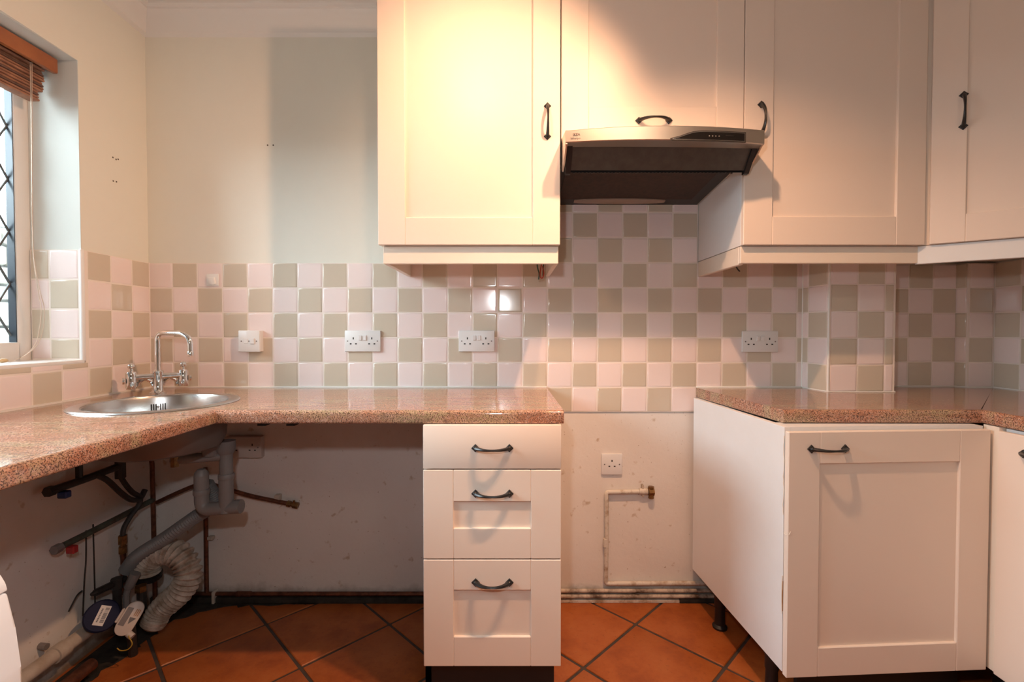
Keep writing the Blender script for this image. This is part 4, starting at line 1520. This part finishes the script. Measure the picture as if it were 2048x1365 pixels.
obj('lid', lathe(B(), [(0, -0.035), (0.042, -0.035), (0.048, -0.028), (0.049, 0.0), (0.045, 0.006), (0, 0.009)], 28, mx), M['meter_blue'], mt_)
obj('meter_body', lathe(B(), [(0, -0.16), (0.030, -0.16), (0.042, -0.08), (0.044, -0.033), (0, -0.033)], 18, mx), M['black_pipe'], mt_)
stick = mx @ Matrix.Translation((0, 0, 0.0085)) @ Matrix.Rotation(R(62), 4, 'Z')
s_o = obj('sticker', box(B(), -0.029, 0.029, -0.0145, 0.0145, 0, 0.001, mtx=stick), M['sticker'], mt_)
bm = B()
for k in range(16):
    box(bm, -0.020 + k * 0.0028, -0.020 + k * 0.0028 + random.choice((0.0009, 0.0016, 0.002)), -0.012, -0.001, 0.0009, 0.0014, mtx=stick)
obj('barcode', bm, M['print'], s_o)
bm = B()
for k in range(9):
    box(bm, -0.020 + k * 0.0045, -0.020 + k * 0.0045 + 0.0033, 0.004, 0.0085, 0.0009, 0.0014, mtx=stick)
obj('sticker_print', bm, M['print'], s_o)
md = thing('meter_reader', 'small cream plastic meter reading unit with a dark window beside the blue lid', 'meter', (-1.28, 1.55, 0.05))
rx = axis((-1.278, 1.568, 0.160), (0.55, -0.75, 0.36)) @ Matrix.Rotation(R(58), 4, 'Z')
pts = []
for cx_, a0 in ((0.026, -90), (-0.026, 90)):
    for k in range(9):
        a = R(a0 + 180 * k / 8)
        pts.append((cx_ + 0.026 * math.cos(a), 0.026 * math.sin(a)))
obj('casing', prism(B(), pts, -0.028, 0.0, rx, bev=0.003), M['meter_white'], md)
obj('window', box(B(), -0.024, 0.030, 0.004, 0.0215, -0.001, 0.0012, mtx=rx), M['meter_grey'], md)
obj('dark_label', prism(B(), [(-0.016, -0.004), (0.004, 0.001), (0.004, -0.018)], -0.001, 0.0009, rx), M['print'], md)
bm = B()
for k in range(3):
    box(bm, 0.010, 0.030, -0.008 - k * 0.005, -0.0055 - k * 0.005, -0.001, 0.0008, mtx=rx)
obj('small_print', bm, M['chip'], md)
obj('cable_gland', tube(B(), [rx @ Vector((-0.040, -0.020, -0.010)), rx @ Vector((-0.046, -0.038, -0.004))], 0.0105, 12), M['meter_white'], md)
obj('clip', box(B(), -0.022, 0.022, 0.026, 0.034, -0.022, -0.004, 0.003, 1, rx), M['meter_white'], md)
obj('stand', tube(B(), [rx @ Vector((0, 0, -0.02)), (-1.31, 1.62, 0.0)], 0.014, 10), M['black_pipe'], md)
obj('yellow_wire', tube(B(), smooth_path([rx @ Vector((-0.044, -0.034, -0.006)), (-1.266, 1.548, 0.112), (-1.252, 1.545, 0.090), (-1.262, 1.540, 0.074), (-1.286, 1.540, 0.070), (-1.298, 1.540, 0.078)], 6), 0.0017, 6), M['yellow'], md)
wp = thing('waste_pipe', 'cream plastic waste pipe running low along the left wall, with a coupling', 'pipe', (-1.42, 1.45, 0.04))
obj('pipe', tube(B(), [(-1.408, 0.9, 0.108), (-1.426, 1.66, 0.116)], 0.0215, 16), M['cream_pipe'], wp)
obj('coupling', tube(B(), [(-1.4195, 1.450, 0.1138), (-1.4205, 1.490, 0.1142)], 0.0262, 16), M['cream_pipe'], wp)
obj('pipe_clip', tube(B(), [(-1.444, 1.455, 0.140), (-1.472, 1.456, 0.142)], 0.010, 10), M['meter_grey'], wp)
tag(obj('brown_pipe', tube(B(), [(-1.335, 0.9, 0.050), (-1.345, 1.50, 0.054)], 0.019, 14), M['copper']), 'fat brown pipe lying below and in front of the cream waste pipe', 'pipe')
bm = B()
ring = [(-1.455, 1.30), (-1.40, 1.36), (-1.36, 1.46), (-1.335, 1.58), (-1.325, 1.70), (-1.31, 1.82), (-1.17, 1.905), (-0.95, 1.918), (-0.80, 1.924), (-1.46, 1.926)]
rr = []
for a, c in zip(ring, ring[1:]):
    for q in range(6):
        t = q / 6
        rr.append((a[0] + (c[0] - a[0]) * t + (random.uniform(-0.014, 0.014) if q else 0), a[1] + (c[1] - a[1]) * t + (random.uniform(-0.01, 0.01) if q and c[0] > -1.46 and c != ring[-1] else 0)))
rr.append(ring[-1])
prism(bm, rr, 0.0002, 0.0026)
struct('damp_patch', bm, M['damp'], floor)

# ------------------------------------------------------------------ washing machine corner at the left edge
wa = thing('washing_machine', 'white washing machine whose rounded front corner shows at the bottom left', 'washing machine', (-0.86, 0.24, 0))
Y0, Y1 = -0.06, 0.538
obj('cabinet', box(B(), -1.16, -0.600, Y0, Y1, 0.012, 0.815, 0.012, 3), M['appliance'], wa)
bm = B()
mt = Matrix(((1, 0, 0, 0), (0, 0, 1, 0), (0, 1, 0, 0), (0, 0, 0, 1)))
prism(bm, [(-1.165, 0.8225), (-0.5775, 0.8225), (-0.5800, 0.832), (-0.5860, 0.842), (-0.5960, 0.8475), (-1.165, 0.8475)], Y0 - 0.002, Y1 + 0.001, mt, bev=0.002)
obj('lid', bm, M['appliance'], wa)
bm = B()
prism(bm, [(-0.62, 0.8210), (-0.5770, 0.8210), (-0.5695, 0.780), (-0.5640, 0.735), (-0.5610, 0.690), (-0.62, 0.690)], Y0, Y1, mt, bev=0.003)
obj('control_panel', bm, M['appliance'], wa)
bm = B()
prism(bm, [(-0.60, 0.690), (-0.5610, 0.689), (-0.5600, 0.45), (-0.5610, 0.03), (-0.60, 0.03)], Y0, Y1, mt, bev=0.003)
obj('front_panel', bm, M['appliance'], wa)
obj('chrome_trim', tube(B(), [(-0.5765, Y0 + 0.02, 0.8170), (-0.5765, Y1 - 0.014, 0.8170)], 0.0035, 8), M['chrome'], wa)
for z_ in (0.775, 0.742):
    obj('button', disc(B(), (-0.5690 + (0.775 - z_) * 0.12, Y1 - 0.035, z_), (1, 0, 0.15), 0.008, 0.004, 16), M['blue'], wa)
obj('badge', box(B(), -0.5630, -0.5595, Y1 - 0.05, Y1 - 0.018, 0.712, 0.722, 0.001, 1), M['meter_grey'], wa)
bm = B()
lathe(bm, [(0.10, 0.0), (0.165, 0.0), (0.170, 0.012), (0.150, 0.030), (0.120, 0.026), (0.10, 0.012)], 32, axis((-0.562, 0.24, 0.44), (1, 0, 0)))
dr = obj('door', bm, M['appliance'], wa)
obj('door_glass', lathe(B(), [(0.122, 0.02), (0.09, 0.012), (0, 0.004)], 32, axis((-0.562, 0.24, 0.44), (1, 0, 0))), M['slate'], dr)
for x in (-1.10, -0.64):
    for y in (0.0, 0.48):
        obj('foot', lathe(B(), [(0, 0), (0.02, 0), (0.02, 0.012), (0, 0.012)], 12, Matrix.Translation((x, y, 0.0005))), M['plinth'], wa)
